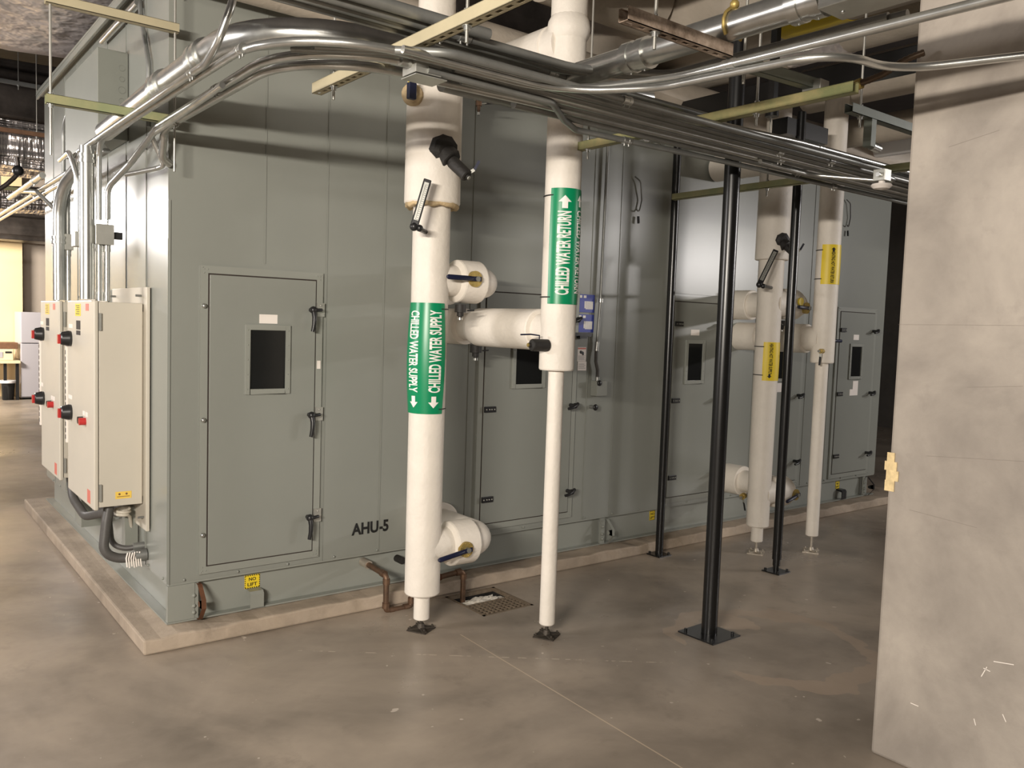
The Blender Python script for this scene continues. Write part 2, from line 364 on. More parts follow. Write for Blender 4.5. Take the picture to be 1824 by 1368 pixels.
br.build('base_rail', 'paint2', ahu)
lt = MB(); flat_text(lt, 'AHU-5', ((1.03+1.275)/2, -.003, .475), (1, 0, 0), (0, 0, 1), .245, .072, .035)
tag(lt.build('lettering', 'ink', ahu), 'black stencilled letters AHU-5')

def access_door(x0, x1, z0, z1, win, sticker=None, left_hinge='pin', handles=(), extra=None, frame=.045):
    d = MB(); y = -.012
    d.box((x0, -.02, z0), (x1, -.002, z1))
    door = d.build('access_door', 'paint', ahu, bevel=.002)
    g = MB(); t = .006
    for a, b in (((x0-t, z0-t), (x0, z1+t)), ((x1, z0-t), (x1+t, z1+t)), ((x0, z0-t), (x1, z0)), ((x0, z1), (x1, z1+t))):
        g.box((a[0], -.0145, a[1]), (b[0], -.0, b[1]))
    g.build('gasket', 'gap', door)
    f = MB(); F = frame; e = .007
    for a, b in (((x0-F, z0-F), (x0-e, z1+F)), ((x1+e, z0-F), (x1+F, z1+F)), ((x0-e, z0-F), (x1+e, z0-e)), ((x0-e, z1+e), (x1+e, z1+F))):
        f.box((a[0], -.014, a[1]), (b[0], -.0, b[1]))
    for cx in (x0-F*.6, x1+F*.6):
        for cz in (z0-F*.6, z1+F*.6):
            for ox, oz in ((0, 0), (.018, .0), (0, .018), (-.008, -.008)): f.ball((cx+ox*(1 if cx < x0 else -1), -.014, cz+oz*(1 if cz < z0 else -1)), .004, 6)
    f.build('door_frame', 'paint2', door)
    if win:
        a0, a1, b0, b1 = win; f = MB(); W_ = .028
        for a, b in (((a0-W_, b0-W_), (a0, b1+W_)), ((a1, b0-W_), (a1+W_, b1+W_)), ((a0, b0-W_), (a1, b0)), ((a0, b1), (a1, b1+W_))):
            f.box((a[0], -.032, a[1]), (b[0], -.019, b[1]))
        for k in range(5):
            zz_ = b0+(b1-b0)*k/4
            f.ball((a0-W_/2, -.033, zz_), .004, 6); f.ball((a1+W_/2, -.033, zz_), .004, 6)
        f.build('window_frame', 'paint2', door, bevel=.002)
        gl = MB().box((a0, -.0225, b0), (a1, -.019, b1)); gl.build('glass_pane', 'glass', door)
    if sticker:
        a0, a1, b0, b1 = sticker; tag(MB().box((a0, -.0215, b0), (a1, -.02, b1)).build('sticker', 'white', door), 'small pale printed sticker')
    return door
def handle_black(door, x, z, mir=1, dark=False):
    """lever latch: round hub, short stub to the strike plate, drooping curved lever"""
    h = MB(); h.ball((x, -.055, z), .021, 14); h.cyl((x, -.02, z), (x, -.055, z), .012)
    h.sweep([(x, -.055, z), (x+.02*mir, -.06, z+.0), (x+.052*mir, -.05, z+.002)], [.010, .010, .009], 10)
    h.sweep([(x, -.06, z-.008), (x+.002*mir, -.068, z-.04), (x-.001*mir, -.07, z-.08), (x-.008*mir, -.068, z-.118)], [.013, .013, .0115, .010], 10)
    return h.build('handle', 'plastic', door)
def latch_plate(door, x, z):
    p = MB().box((x, -.022, z-.035), (x+.045, -.014, z+.04)); p.ball((x+.022, -.023, z+.026), .005, 8); return tag(p.build('strike_plate', 'box_steel', door), 'bare steel strike plate')
D1 = access_door(.195, .775, .395, 1.905, (.405, .600, 1.315, 1.628), (.455, .555, 1.664, 1.712))
for z in (1.745, 1.165, .59): handle_black(D1, .745, z); latch_plate(D1, .783, z)
for z in (1.745, 1.16, .56):
    p = MB(); p.ball((.165, -.024, z), .013, 12); p.cyl((.165, -.012, z), (.165, -.02, z), .008, 10); tag(p.build('hinge_pin', 'steel', D1), 'round shiny hinge stud')
tag(MB().box((.79, -.018, 1.42), (.81, -.014, 1.465)).build('keeper', 'white', D1), 'small pale keeper block')
def far_hinge(door, x, z):
    p = MB().box((x-.04, -.034, z-.019), (x+.05, -.02, z+.019)); o = p.build('hinge', 'plastic', door, bevel=.003)
    q = MB()
    for k in (-.028, -.004, .014, .036): q.ball((x+k, -.035, z), .0055, 8)
    q.build('hinge_bolt', 'box_steel', door)
def far_handle(door, x, z):
    h = MB(); h.cyl((x, -.02, z), (x, -.07, z), .014, 12); h.ball((x, -.07, z), .020, 12)
    h.sweep([(x+.035, -.06, z+.012), (x, -.075, z+.002), (x-.04, -.085, z-.012), (x-.07, -.08, z-.018)], [.012, .015, .011, .010], 10)
    h.build('handle', 'plastic', door)
D2 = access_door(1.945, 2.70, .40, 1.905, (2.19, 2.42, 1.31, 1.61))
for z in (1.745, 1.15, .56): far_hinge(D2, 1.985, z)
for z in (1.75, 1.155, .55): far_handle(D2, 2.69, z)
D3 = access_door(3.735, 4.305, .395, 1.92, (3.90, 4.075, 1.31, 1.60), (3.93, 4.03, 1.665, 1.71))
for z in (1.75, 1.155, .55): far_hinge(D3, 3.775, z); far_handle(D3, 4.27, z)
D4 = access_door(4.86, 5.455, .385, 1.92, (5.06, 5.24, 1.31, 1.60), (5.08, 5.22, 1.19, 1.27))
for z in (1.75, 1.155, .56): far_handle(D4, 5.42, z)
D5 = access_door(6.055, 6.665, .385, 1.925, (6.26, 6.44, 1.315, 1.60), (6.29, 6.385, 1.665, 1.715))
for z in (1.755, 1.15, .555): far_hinge(D5, 6.095, z); far_handle(D5, 6.635, z)
s = MB().box((6.33, -.0215, 1.19), (6.42, -.02, 1.27)); s.box((6.28, -.0215, 1.13), (6.42, -.02, 1.19)); tag(s.build('sticker', 'white', D5), 'torn white sticker under the window')
# no-lift stickers and guards on the base rail
def nolift(x, w_=.085, small=False):
    s = MB().box((x, .0425, .214), (x+w_, .0455, .288)); st = s.build('no_lift_sticker', 'yellow', ahu)
    k = MB()
    n = 7
    for i in range(n):
        xx = x+w_*(i+.25)/n
        for z in (.2145, .2825): k.box((xx, .0415, z), (xx+w_*.5/n, .0426, z+.005))
    for i in range(6):
        zz_ = .216+.07*(i+.2)/6
        for xx in (x+.0005, x+w_-.0045): k.box((xx, .0415, zz_), (xx+.004, .0426, zz_+.006))
    flat_text(k, 'NO', (x+w_/2, .041, .265), (1, 0, 0), (0, 0, 1), .040, .019, .02)
    flat_text(k, 'LIFT', (x+w_/2, .041, .236), (1, 0, 0), (0, 0, 1), .054, .019, .02)
    k.build('warning_lettering', 'ink', st)
    return st
nolift(.415); nolift(3.62, .06); nolift(6.24, .07)
def guard(x, m='paint2'):
    g = MB(); a, b = x, x+.075; y0, y1 = .045, -.02
    prof = [(y0, .213), (-.008, .211), (y1, .195), (y1, .121), (-.013, .121), (-.013, .188), (y0, .200)]
    vs = [(xx, yy, zz_) for xx in (a, b) for yy, zz_ in prof]; n = len(prof)
    g.add(vs, [tuple(range(n)), tuple(range(n, 2*n))[::-1]]+[(i, n+i, n+(i+1) % n, (i+1) % n) for i in range(n)])
    return g.build('bent_guard', m, ahu)
tag(guard(.425), 'small bent grey guard bracket'); tag(guard(6.26, 'plastic'), 'small black guard bracket')
def lug(x, side, m):
    g = MB(); y0 = .044
    pr = [(y0, .305), (-.02, .30), (-.085, .235), (-.088, .19), (-.03, .118), (y0, .118)]
    n = len(pr); hx = .012
    # hole in the lug plate
    c = (-.045, .205); hr = .016; hn = 12
    for xx in (x-hx, x+hx):
        o = [(xx, a, b) for a, b in pr]; h = [(xx, c[0]+hr*math.cos(6.2832*k/hn), c[1]+hr*math.sin(6.2832*k/hn)) for k in range(hn)]
        fs = []
        for k in range(hn):
            p = V(h[k]); q = V(h[(k+1) % hn])
            i = min(range(n), key=lambda j: (V(o[j])-p).length); j = min(range(n), key=lambda jj: (V(o[jj])-q).length)
            fs.append((n+k, n+(k+1) % hn, j) if i == j else (n+k, n+(k+1) % hn, j, i))
        g.add(o+h, fs)
    g.add([(xx, a, b) for xx in (x-hx, x+hx) for a, b in pr], [(i, (i+1) % n, n+(i+1) % n, n+i) for i in range(n)])
    l = g.build('lifting_lug', m, ahu)
    g = MB().box((x-.045 if side < 0 else x, .004, .118), (x if side < 0 else x+.045, .018, .305))
    for z in (.15, .185, .24): g.ball((x+side*.024, .003, z), .012, 10)
    g.build('lug_flange', 'paint2', l)
lug(.155, -1, 'rust'); lug(6.72, -1, 'black'); lug(3.1, -1, 'paint2')
# small service items on the front between the second and third doors
def wall_item(name, parts, label, cat):
    t = thing(name, (0, 0, 0), label, cat); c = None
    for nm, mb, m in parts:
        mb.build(nm, m, t)
    return t
for i, (z0, lab) in enumerate(((1.805, 'upper blue instruction placard with white panels beside the return riser'), (1.665, 'lower blue instruction placard with white panels above the black bracket'))):
    t = thing('instruction_placard', (2.80, -.001, z0), lab, 'sign')
    MB().box((2.745, -.006, z0), (2.895, -.001, z0+.125)).build('board', 'blue', t)
    s = MB(); s.box((2.752, -.0075, z0+.1), (2.775, -.006, z0+.118)); s.box((2.79, -.0075, z0+.1), (2.815, -.006, z0+.118))
    for k in range(7): s.box((2.80+k*.012, -.0075, z0+.022+.006*(k == 0)), (2.809+k*.012, -.006, z0+.078))
    s.build('printed_panel', 'print', s and t)
bk = MB().box((2.70, -.03, 1.635), (2.86, -.001, 1.662)); bk.box((2.73, -.05, 1.622), (2.80, -.001, 1.64))
tag(bk.build('black_bracket', 'plastic'), 'short black bracket just under the two blue placards', 'bracket')
t = thing('warning_label', (2.80, -.001, 1.39), 'white warning label with red header right of the return riser', 'label')
MB().box((2.755, -.004, 1.46), (2.835, -.001, 1.56)).build('paper', 'white', t); MB().box((2.76, -.0048, 1.395), (2.842, -.0005, 1.458)).build('lower_paper', 'white', t)
MB().box((2.757, -.0052, 1.545), (2.833, -.004, 1.556)).build('red_header', 'pink', t)
s = MB().ball((2.785, -.005, 1.525), .012, 8, (1, .1, 1)); s.ball((2.803, -.005, 1.518), .012, 8, (1, .1, 1)); s.bar((2.79, -.0055, 1.53), (2.81, -.0055, 1.505), .003, .01)
for k in range(5): s.box((2.762, -.0052, 1.47+k*.007), (2.828-.01*(k % 2), -.004, 1.4715+k*.007))
for k in range(4): s.box((2.768, -.0055, 1.41+k*.01), (2.832-.01*(k % 2), -.0047, 1.412+k*.01))
s.build('print', 'ink', t)
t = thing('probe_conduit', (2.93, -.03, 1.3), 'slim vertical conduit with flexible tail dropping down the front of the unit', 'conduit')
top = ony(1068, 235, -.03); MB().sweep([(2.945, -.03, top.z), (2.93, -.03, 1.86), (2.915, -.03, 1.60)], .012, 10).build('tube', 'steel_dk', t)
MB().cyl((2.915, -.03, 1.60), (2.910, -.03, 1.535), .016).build('connector', 'steel', t)
MB().sweep([(2.91, -.03, 1.535), (2.905, -.035, 1.46), (2.925, -.035, 1.40), (2.925, -.035, 1.35)], .013, 10).build('flexible_tail', 'flex', t)
MB().cyl((2.925, -.035, 1.35), (2.925, -.035, 1.325), .015).build('connector', 'steel', t)
MB().cyl((2.932, -.03, 1.88), (2.933, -.03, 1.905), .018).build('coupling', 'steel', t)
t = thing('sensor_box', (2.93, -.001, 1.22), 'small grey-green sensor box below the flexible conduit tail', 'sensor box')
MB().box((2.895, -.065, 1.215), (3.0, -.001, 1.325)).build('body', 'paint2', t, bevel=.004); MB().ball((2.905, -.08, 1.31), .021, 14, (1, .6, 1)).build('black_cap', 'plastic', t)
t = thing('test_port', (2.86, -.001, 1.13), 'black round test port cap right of the second access door', 'port')
MB().cyl((2.90, -.001, 1.135), (2.90, -.05, 1.135), .014).build('stem', 'steel_dk', t); MB().ball((2.90, -.055, 1.135), .023, 14, (1, .5, 1)).build('cap', 'plastic', t)
for i, (X_, z_) in enumerate(((3.285, 2.62), (6.08, 2.78))):
    t = thing('wire_pigtail', (X_, -.02, z_), ('loose wire pigtail hanging on the dim wall below the conduit bundle', 'thin dark cable loop hanging on the far bay wall')[i], 'wire')
    MB().sweep(fillet([(X_-.05, -.02, z_+.18), (X_, -.03, z_+.15), (X_+.03, -.02, z_+.02), (X_, -.02, z_-.10), (X_-.03, -.03, z_-.05)], .04), .005, 8).build('wire', 'flex' if i else 'steel_dk', t)
    MB().sweep([(X_, -.02, z_-.10), (X_, -.025, z_-.15)], .009, 8).build('plug', 'plastic', t)

# ------------------------------------------------------------------ electrical enclosures on the left side
def enclosure(y0, y1, labs, idx):
    X0 = -.27; z0, z1 = .66, 1.755
    t = thing('electrical_enclosure', (X0/2, (y0+y1)/2, z0), labs[0], 'electrical enclosure', 'beige enclosures on the left side of the unit')
    MB().box((X0+.025, y0+.010, z0+.012), (-.030, y1-.012, z1-.006)).build('body', 'encl', t, bevel=.004)
    bp = MB().box((-.024, y0-.045, .53), (-.007, y1+.03, 1.835)); bp.box((-.03, y0+.02, z0+.05), (-.024, y1-.02, z1-.05)); bp.build('backplate', 'encl', t, bevel=.002)
    for y, z in ((y0+.06, 1.79), (y1-.06, 1.79), (y0, .6)): MB().cyl((-.02, y, z), (-.055, y, z), .006, 8).build('mounting_stud', 'steel_dk', t)
    d = MB().box((X0, y0, z0), (X0+.022, y1, z1)).build('door', 'encl', t, bevel=.006)
    for z in (z0+.09, z1-.11): MB().box((X0+.024, y0-.004, z-.045), (X0+.036, y0+.010, z+.045)).build('hinge', 'box_steel', d)
    for z in (onx(120, 604, -.31).z, onx(118, 737, -.31).z):
        k = MB(); y = y1-.10
        k.stepped((X0, y, z), (-1, 0, 0), [(0, .043), (.012, .045), (.05, .036), (.055, .030)], 18); k.build('rotary_handle', 'plastic', d)
        tag(MB().box((X0-.068, y-.014, z-.030), (X0-.054, y+.014, z+.022)).build('handle_tip', 'red', d), 'red handle tip')
    z = 1.108; b = MB().cyl((X0, y0+.275, z), (X0-.026, y0+.275, z), .019); b.build('black_button', 'plastic', d)
    b = MB().cyl((X0, y0+.205, z), (X0-.032, y0+.205, z), .020); tag(b.build('red_button', 'red', d), 'red push button')
    for ya, yb, za, zb in ((.15, .20, 1.135, 1.16), (.22, .27, 1.135, 1.16), (.54, .64, 1.60, 1.622), (.56, .66, 1.193, 1.216)):
        tag(MB().box((X0-.0015, y0+ya, za), (X0, y0+yb, zb)).build('tag_sticker', 'white', d), 'little white tag')
    tag(MB().box((X0-.0015, y0+.32, 1.67), (X0, y0+.46, 1.737)).build('yellow_sticker', 'orange' if idx else 'yellow', d), 'yellow warning sticker')
    q = MB()
    for k in range(5): q.box((X0-.0022, y0+.345, 1.680+k*.011), (X0-.0015, y0+.44-.02*(k % 2), 1.684+k*.011))
    q.build('sticker_print', 'ink' if not idx else 'wood', d)
    tag(MB().box((X0-.0015, y0+.12, 1.70), (X0, y0+.19, 1.737)).build('red_sticker', 'pink', d), 'small faded red sticker near the top')
    tag(MB().box((X0-.0015, y0+.09, z0+.02), (X0, y0+.16, z0+.09)).build('red_sticker', 'pink', d), 'faded red sticker near the bottom')
    for za, zb in ((1.596, 1.645), (1.566, 1.590)): tag(MB().box((X0-.0015, y0+.33, za), (X0, y0+.435, zb)).build('data_plate', 'gap', d), 'dark data plate')
    # latch channel along the far edge of the door
    c = MB().box((X0-.008, y1-.004, .93), (X0+.03, y1+.022, 1.50)); tag(c.build('latch_channel', 'white', d), 'pale latch channel on the door edge')
    c = MB()
    for k in range(14): c.box((X0-.010, y1+.012, .95+k*.038), (X0+.02, y1+.026, .975+k*.038))
    c.build('latch_slot', 'plastic', d)
    tag(MB().box((-.165, y0+.0085, z0+.05), (-.085, y0+.010, z0+.088)).build('caution_sticker', 'orange', t), 'small cream caution sticker low on the side') if not idx else None
    q = MB()
    for k, xx in enumerate((-.145, -.11)): q.ball((xx, y0+.0085, z0+.075), .006, 8, (1, .1, 1))
    q.box((-.157, y0+.0078, z0+.060), (-.094, y0+.0086, z0+.063)); q.build('caution_print', 'wood', t) if not idx else None
    return t
enclosure(.36, 1.05, ('beige-grey electrical enclosure nearest the unit corner, yellow sticker and two black handles',), 0)
enclosure(1.31, 1.95, ('farther beige-grey electrical enclosure, partly hidden behind the nearer one',), 1)
sm = MB()
for (x0, y0_, x1, y1_) in ((249, 560, 252, 690), (250, 600, 254, 640), (243, 610, 241, 636)):
    a, b = ony(x0, y0_, .372), ony(x1, y1_, .372); sm.bar((a.x, .3715, a.z), (b.x, .3715, b.z), .001, .0035, up=(0, 1, 0))
pbx = thing('knockout_panel_box', (-.08, 1.2, 2.66), 'grey-green steel wiring box with round knockouts high on the left side', 'wiring box')
MB().box((-.16, .80, 2.665), (-.002, 1.72, 3.15)).build('body', 'panelbox', pbx, bevel=.003)
kn = MB()
for z, r in ((3.06, .016), (3.0, .014), (2.94, .019), (2.88, .015), (2.81, .024), (2.755, .014)):
    kn.sweep([(-.035+r*math.cos(a_/12*math.tau), .7985, z+r*math.sin(a_/12*math.tau)) for a_ in range(13)], .0016, 6, caps=False)
kn.build('knockout_ring', 'panelbox', pbx)
# flexible conduits hanging under the enclosures
def flexc(name, pts, r, lab, m='flex', R=.12):
    t = thing(name, pts[0], lab, 'conduit'); MB().sweep(fillet(pts, R, 12), r, 14).build('hose', m, t); return t
def P(x, y, X): return tuple(onx(x, y, X))
f1 = flexc('flexible_conduit', [(-.175, .46, .67), (-.195, .44, .58), (-.215, .42, .42), (-.14, .41, .372), (-.012, .39, .385)], .025, 'thick black flexible conduit looping from the nearer enclosure into the base', R=.13)
f2 = flexc('flexible_conduit', [(-.14, .56, .67), (-.155, .55, .55), (-.15, .52, .43), (-.09, .48, .405), (-.005, .45, .42)], .015, 'thinner black flexible conduit just behind the thick loop under the nearer enclosure')
f3 = flexc('flexible_conduit', [(-.20, 1.36, .665), (-.20, 1.30, .55), (-.17, 1.10, .47), (-.10, .88, .53), (-.006, .72, .56)], .026, 'thick black flexible conduit sagging from the farther enclosure')
f4 = flexc('flexible_conduit', [(-.14, 1.40, .665), (-.13, 1.34, .58), (-.11, 1.12, .50), (-.06, .95, .53), (-.006, .82, .56)], .015, 'thin black flexible conduit beside the sagging one from the farther enclosure')
for f, p in ((f1, (-.012, .39, .385)), (f2, (-.006, .45, .42)), (f3, (-.006, .72, .56)), (f4, (-.006, .82, .56))):
    d = V((-1, .1, -.05)).normalized() if f is f1 or f is f2 else V((-1, .8, -.3)).normalized(); r = .034 if f in (f1, f3) else .022
    MB().cyl(V(p)+V((.01, 0, 0)), V(p)+d*.05, r, 10).build('fitting', 'steel_dk', f)
wt = MB()
for k in range(7):
    wt.sweep([(-.03-.012*k, .37+.01*random.random(), .41), (-.04-.012*k, .365, .385-.02*random.random()), (-.035-.012*k, .365, .35-.03*random.random())], .004, 6)
tag(wt.build('clear_tie_tail', 'white', f1), 'translucent plastic sealant tails')
ub = MB().box((-.075, .55, .40), (-.008, .62, .62)); tag(ub.build('junction_box', 'panelbox'), 'small grey-green box under the nearer electrical enclosure', 'junction box')
ub = MB().box((-.13, 1.42, .33), (-.008, 1.62, .60)); tag(ub.build('junction_box', 'panelbox'), 'grey-green box below the farther electrical enclosure', 'junction box')
cl = thing('coiled_cable', (-.1, .5, .62), 'short coil of pale cable tucked under the nearer enclosure', 'cable')
MB().sweep([(-.10+.035*math.cos(a_*.5), .50+.04*math.sin(a_*.5), .625-a_*.0012) for a_ in range(24)]+[(-.055, .53, .57), (-.04, .56, .50)], .009, 8).build('cable', 'encl', cl)

# ------------------------------------------------------------------ conduits
def coupling(t, p, d, r, big=False):
    d = V(d).normalized(); p = V(p); L_ = .045 if not big else .11
    m = MB().stepped(p-d*L_/2, d, [(0, r*1.0), (0, r*1.22), (L_*.35, r*1.22), (L_*.35, r*1.12), (L_*.65, r*1.12), (L_*.65, r*1.22), (L_, r*1.22), (L_, r)], 18)
    for k in (-1, 1):
        q = p+d*(k*L_*.3); m.cyl(q-V((0, 0, r*1.1)), q-V((0, 0, r*1.1+.010)), .004, 8)
    m.build('coupling', 'steel', t)
def conduit(pts, r, lab, R=.12, m='steel', coups=(), group=None, name='conduit', n=14, cat='conduit'):
    pp = fillet(pts, R, 9); t = thing(name, pts[0], lab, cat, group)
    MB().sweep(pp, r, n).build('tube', m, t)
    for (i, f) in coups:
        a, b = V(pts[i]), V(pts[i+1]); coupling(t, a.lerp(b, f), b-a, r, r > .04)
    return t
ZB = 2.57   # centre height of the conduits clamped under the trapeze struts
ZT = 2.68   # and of those lying on top
G1 = 'galvanised conduits clamped under the overhead struts'
SPLIT = 1.0
def yat(x, y, z): return onz(x, y, z).y
# two bright conduits that turn at the middle and come back toward the viewer
a, b = onz(1300, 92, ZB), onz(1640, 3, ZB)
conduit([(-.255, .86, 2.2), (-.255, .86, ZB), (-.255, -1.33, ZB), (-.25, -1.45, 2.62), (-.2, -1.5, 2.80), (-.2, -1.15, 2.92), (-.2, -.9, 2.93)], .0135, 'thin bright conduit along the left side ending in a hooked loop at the corner', R=[.1, .1, .08, .1, .1], coups=((1, .93),))
conduit([(-.235, .41, 2.17), (-.235, .41, ZB), (-.215, -1.93, ZB), (.85, -1.93, ZB), (1.02, -2.35, ZB), (1.13, -4.2, ZB)], .0145, 'upper of the two bright parallel conduits swinging toward the viewer over the column', R=[.1, .42, .3, .5], coups=((1, .85), (4, .12), (4, .78)))
conduit([(.15, -1.99, ZB-.012), (.83, -1.99, ZB-.012), (.99, -2.30, ZB-.03), (1.08, -2.93, ZB-.03), (1.40, -2.93, ZB-.02), (1.62, -3.3, ZB), (1.9, -4.1, ZB)], .013, 'lower bright conduit with an offset bend passing in front of the column top', R=[.3, .4, .18, .25, .3], coups=((5, .1),))
L3 = conduit([(-.21, .34, 2.17), (-.21, .34, 2.33), (-.13, .2, 2.45), (-.105, -.2, ZB), (-.125, -1.85, ZB), (.9, -1.86, ZB), (4.05, -1.84, ZB)], .016, 'conduit rising from the nearer junction box and bending round the corner', R=[.08, .1, .1, .42, .3], coups=((3, .5),))
L4 = conduit([(-.004, -.02, 2.43), (-.05, -.05, 2.45), (-.06, -.12, 2.56), (-.072, -.25, ZB), (-.072, -1.72, ZB), (.9, -1.76, ZB), (4.0, -1.75, ZB)], .018, 'innermost conduit of the bend round the unit corner, below the others', R=[.05, .05, .1, .40, .3], coups=((3, .08),))
jog = conduit([(-.10, .42, 2.42), (-.05, .02, 2.41), (-.03, -.02, 2.42), (-.10, -.05, 2.55), (-.11, -.3, 2.545), (-.15, -1.2, 2.545)], .012, 'thin conduit with a downward jog right at the unit corner', R=.03)
for i, (y, r, x0, x1, z) in enumerate(((-2.03, .014, .30, 3.0, ZB), (-1.955, .013, .25, 4.1, ZB+.0), (-1.905, .015, .4, 4.15, ZB), (-1.805, .016, .5, 4.2, ZB), (-1.70, .020, .82, 4.3, ZB-.004))):
    conduit([(x0-.35, y+.25, z), (x0, y, z), (x1, y, z)] if i < 2 else [(x0, y, z), (x1, y, z)], r,
            'conduit under the struts in the front bundle, ' + ('farthest from the unit', 'second from the viewer side', 'third from the viewer side', 'middle of the lower layer', 'thick one nearest the unit')[i],
            m='steel_dk', coups=((0 if i > 1 else 1, (.3, .62, .5, .52, .55)[i]),), group=G1)
# side pull box clamped under the first strut
jb = thing('pull_box', (.28, -1.75, 2.5), 'square galvanised pull box under the first strut above the large supply riser', 'junction box')
MB().box((.253, -1.900, 2.530), (.355, -1.812, 2.598)).build('body', 'box_steel', jb, bevel=.002)
MB().cyl((.215, -1.862, 2.567), (.254, -1.862, 2.567), .019).build('connector', 'steel', jb)
cv = MB(); cv.obox((.312, -1.858, 2.522), V((1, 0, 0)), V((0, 1, 0)), V((0, 0, 1)), .062, .048, .0015); tag(cv.build('cover', 'box_steel', jb), 'slightly sagging cover plate')
# upper layer
G2 = 'galvanised conduits lying on top of the overhead struts'
for i, (y0, xe) in enumerate(((-1.915, .95), (-1.865, .93), (-1.81, .4))):
    pts = [(-.9, y0, ZT), (xe, y0, ZT), (xe+.28, y0-.25, ZT-.02), (xe+.36, y0-1.1, ZT)] if i < 2 else [(-.9, y0, ZT), (1.9, y0, ZT)]
    conduit(pts, .016 if i < 2 else .014, ('upper-layer dark conduit swinging past the return riser, outer one', 'upper-layer dark conduit swinging past the return riser, inner one', 'upper-layer straight conduit nearest the unit above the first strut')[i], R=.2, m='steel_dk', coups=((0, .72-.035*i),), group=G2)
conduit([(-.9, -1.965, ZT+.01), (.2, -1.965, ZT+.01), (.5, -1.965, ZT+.01)], .020, 'short thick conduit ending at the first strut, topmost of the upper layer', R=.2, m='steel_dk', group=G2)
# big conduit from the wiring box round the corner
conduit([(-.12, .80, 2.70), (-.15, -.3, 2.695), (-.15, -1.60, 2.695), (.75, -1.60, 2.695), (4.3, -1.60, 2.695)], .052, 'very thick galvanised conduit sweeping round the unit corner', R=[.3, .5, .5], coups=((1, .52), (1, .1)), n=22)
conduit([(1.75, -1.52, 2.80), (1.30, -1.60, 2.74), (1.03, -1.68, 2.69), (1.03, -2.05, 2.69), (1.03, -4.3, 2.69)], .047, 'very thick galvanised conduit curving toward the viewer beside the return riser', R=[.2, .22, .3], coups=((3, .05), (3, .36)), n=22)
conduit([(.55, -1.475, 2.70), (4.25, -1.475, 2.70)], .048, 'very thick dull conduit in the bundle running to the right', m='steel_dk', coups=((0, .28), (0, .62)), n=20)
conduit([(.7, -1.365, 2.695), (4.3, -1.365, 2.695)], .042, 'second thick dull conduit behind the thickest one in the right bundle', m='steel_dk', coups=((0, .36),), n=20)
for i in range(4):
    y = -1.80+.045*i
    conduit([(1.15, y-.0, ZT-.02), (1.9+.1*i, y, ZT-.02), (2.6+.1*i, y+.0, ZT), (4.1+.05*i, y, ZT)], .014,
            'thin galvanised conduit on the second strut, '+('closest to the thick pair', 'second of the top four', 'third of the top four', 'farthest of the top four')[i], R=.4, m='steel_dk' if i % 2 else 'steel', coups=((2, .12+.02*i),), group=G2)
conduit([(.3, -1.895, 2.545), (.86, -1.885, 2.545), (1.035, -1.755, 2.53), (1.18, -1.665, 2.53), (2.2, -1.665, 2.54), (4.4, -1.655, 2.545)], .013, 'thin conduit jogging outward beneath the bundle across the return riser', R=.08, m='steel_dk', coups=((3, .3), (4, .43)), group=G1)
q = onz(1580, 322, 2.46)
conduit([(2.3, -1.78, 2.545), (2.75, -1.77, 2.54), (2.95, q.y+.02, 2.48), (q.x-.09, q.y, 2.48)], .011, 'short thin conduit dropping to the small device box by the column', R=.1)
db = thing('alarm_device', (q.x, q.y, 2.4), 'round ceiling alarm device on a small steel box near the column', 'alarm device')
MB().box((q.x-.06, q.y-.02, 2.455), (q.x+.0, q.y+.04, 2.51)).build('box', 'box_steel', db, bevel=.002)
MB().stepped((q.x-.03, q.y+.01, 2.455), (0, 0, -1), [(0, .015), (.010, .015), (.014, .045), (.022, .05), (.036, .036), (.042, .0)], 20).build('dome', 'white', db)
cb = thing('pull_box', (1.02, -3.05, 2.63), 'pale galvanised pull box on the very thick conduit at the top right', 'junction box')
MB().box((.965, -3.35, 2.632), (1.095, -2.93, 2.75)).build('body', 'box_steel', cb, bevel=.002)
for yy in (-3.30, -2.97): MB().ball((1.03, yy, 2.631), .007, 8).build('screw', 'steel', cb)
# verticals into the enclosures
jn = thing('junction_box', (-.22, .36, 2.0), 'pale square junction box on twin conduits above the nearer enclosure', 'junction box')
jp = [ony(170, 400, .40), ony(200, 436, .40)]
MB().box((jp[0].x, .38, jp[1].z), (jp[1].x, .46, jp[0].z)).build('body', 'box_steel', jn, bevel=.003)
MB().box((jp[0].x-.004, .376, jp[1].z-.004), (jp[1].x+.004, .382, jp[0].z+.004)).build('cover', 'box_steel', jn, bevel=.002)
MB().box((jp[1].x+.01, .40, jp[1].z+.03), (jp[1].x+.05, .43, jp[0].z-.03)).build('clip', 'plastic', jn)
for k, x in enumerate((jp[0].x+.022, jp[1].x-.022)):
    conduit([(x, .42, 1.76), (x, .42, jp[1].z)], .0155, ('left', 'right')[k]+' of the twin short conduits between junction box and nearer enclosure', coups=((0, .06), (0, .95)), group='short conduits rising from the enclosures')
conduit([(-.285, .44, 1.76), (-.285, .44, 2.50), (-.285, .44, 2.54)], .036, 'thick vertical galvanised conduit rising from the nearer enclosure top', coups=((0, .97),), n=20)
jn2 = thing('junction_box', (-.3, .75, 2.0), 'small junction box with orange fitting left of the thick vertical conduit', 'junction box')
a, b = ony(131, 412, .60), ony(149, 440, .60)
MB().box((a.x, .58, b.z), (b.x, .66, a.z)).build('body', 'box_steel', jn2, bevel=.003); MB().cyl((b.x, .60, (a.z+b.z)/2), (b.x+.04, .60, (a.z+b.z)/2), .012).build('fitting', 'copper', jn2)
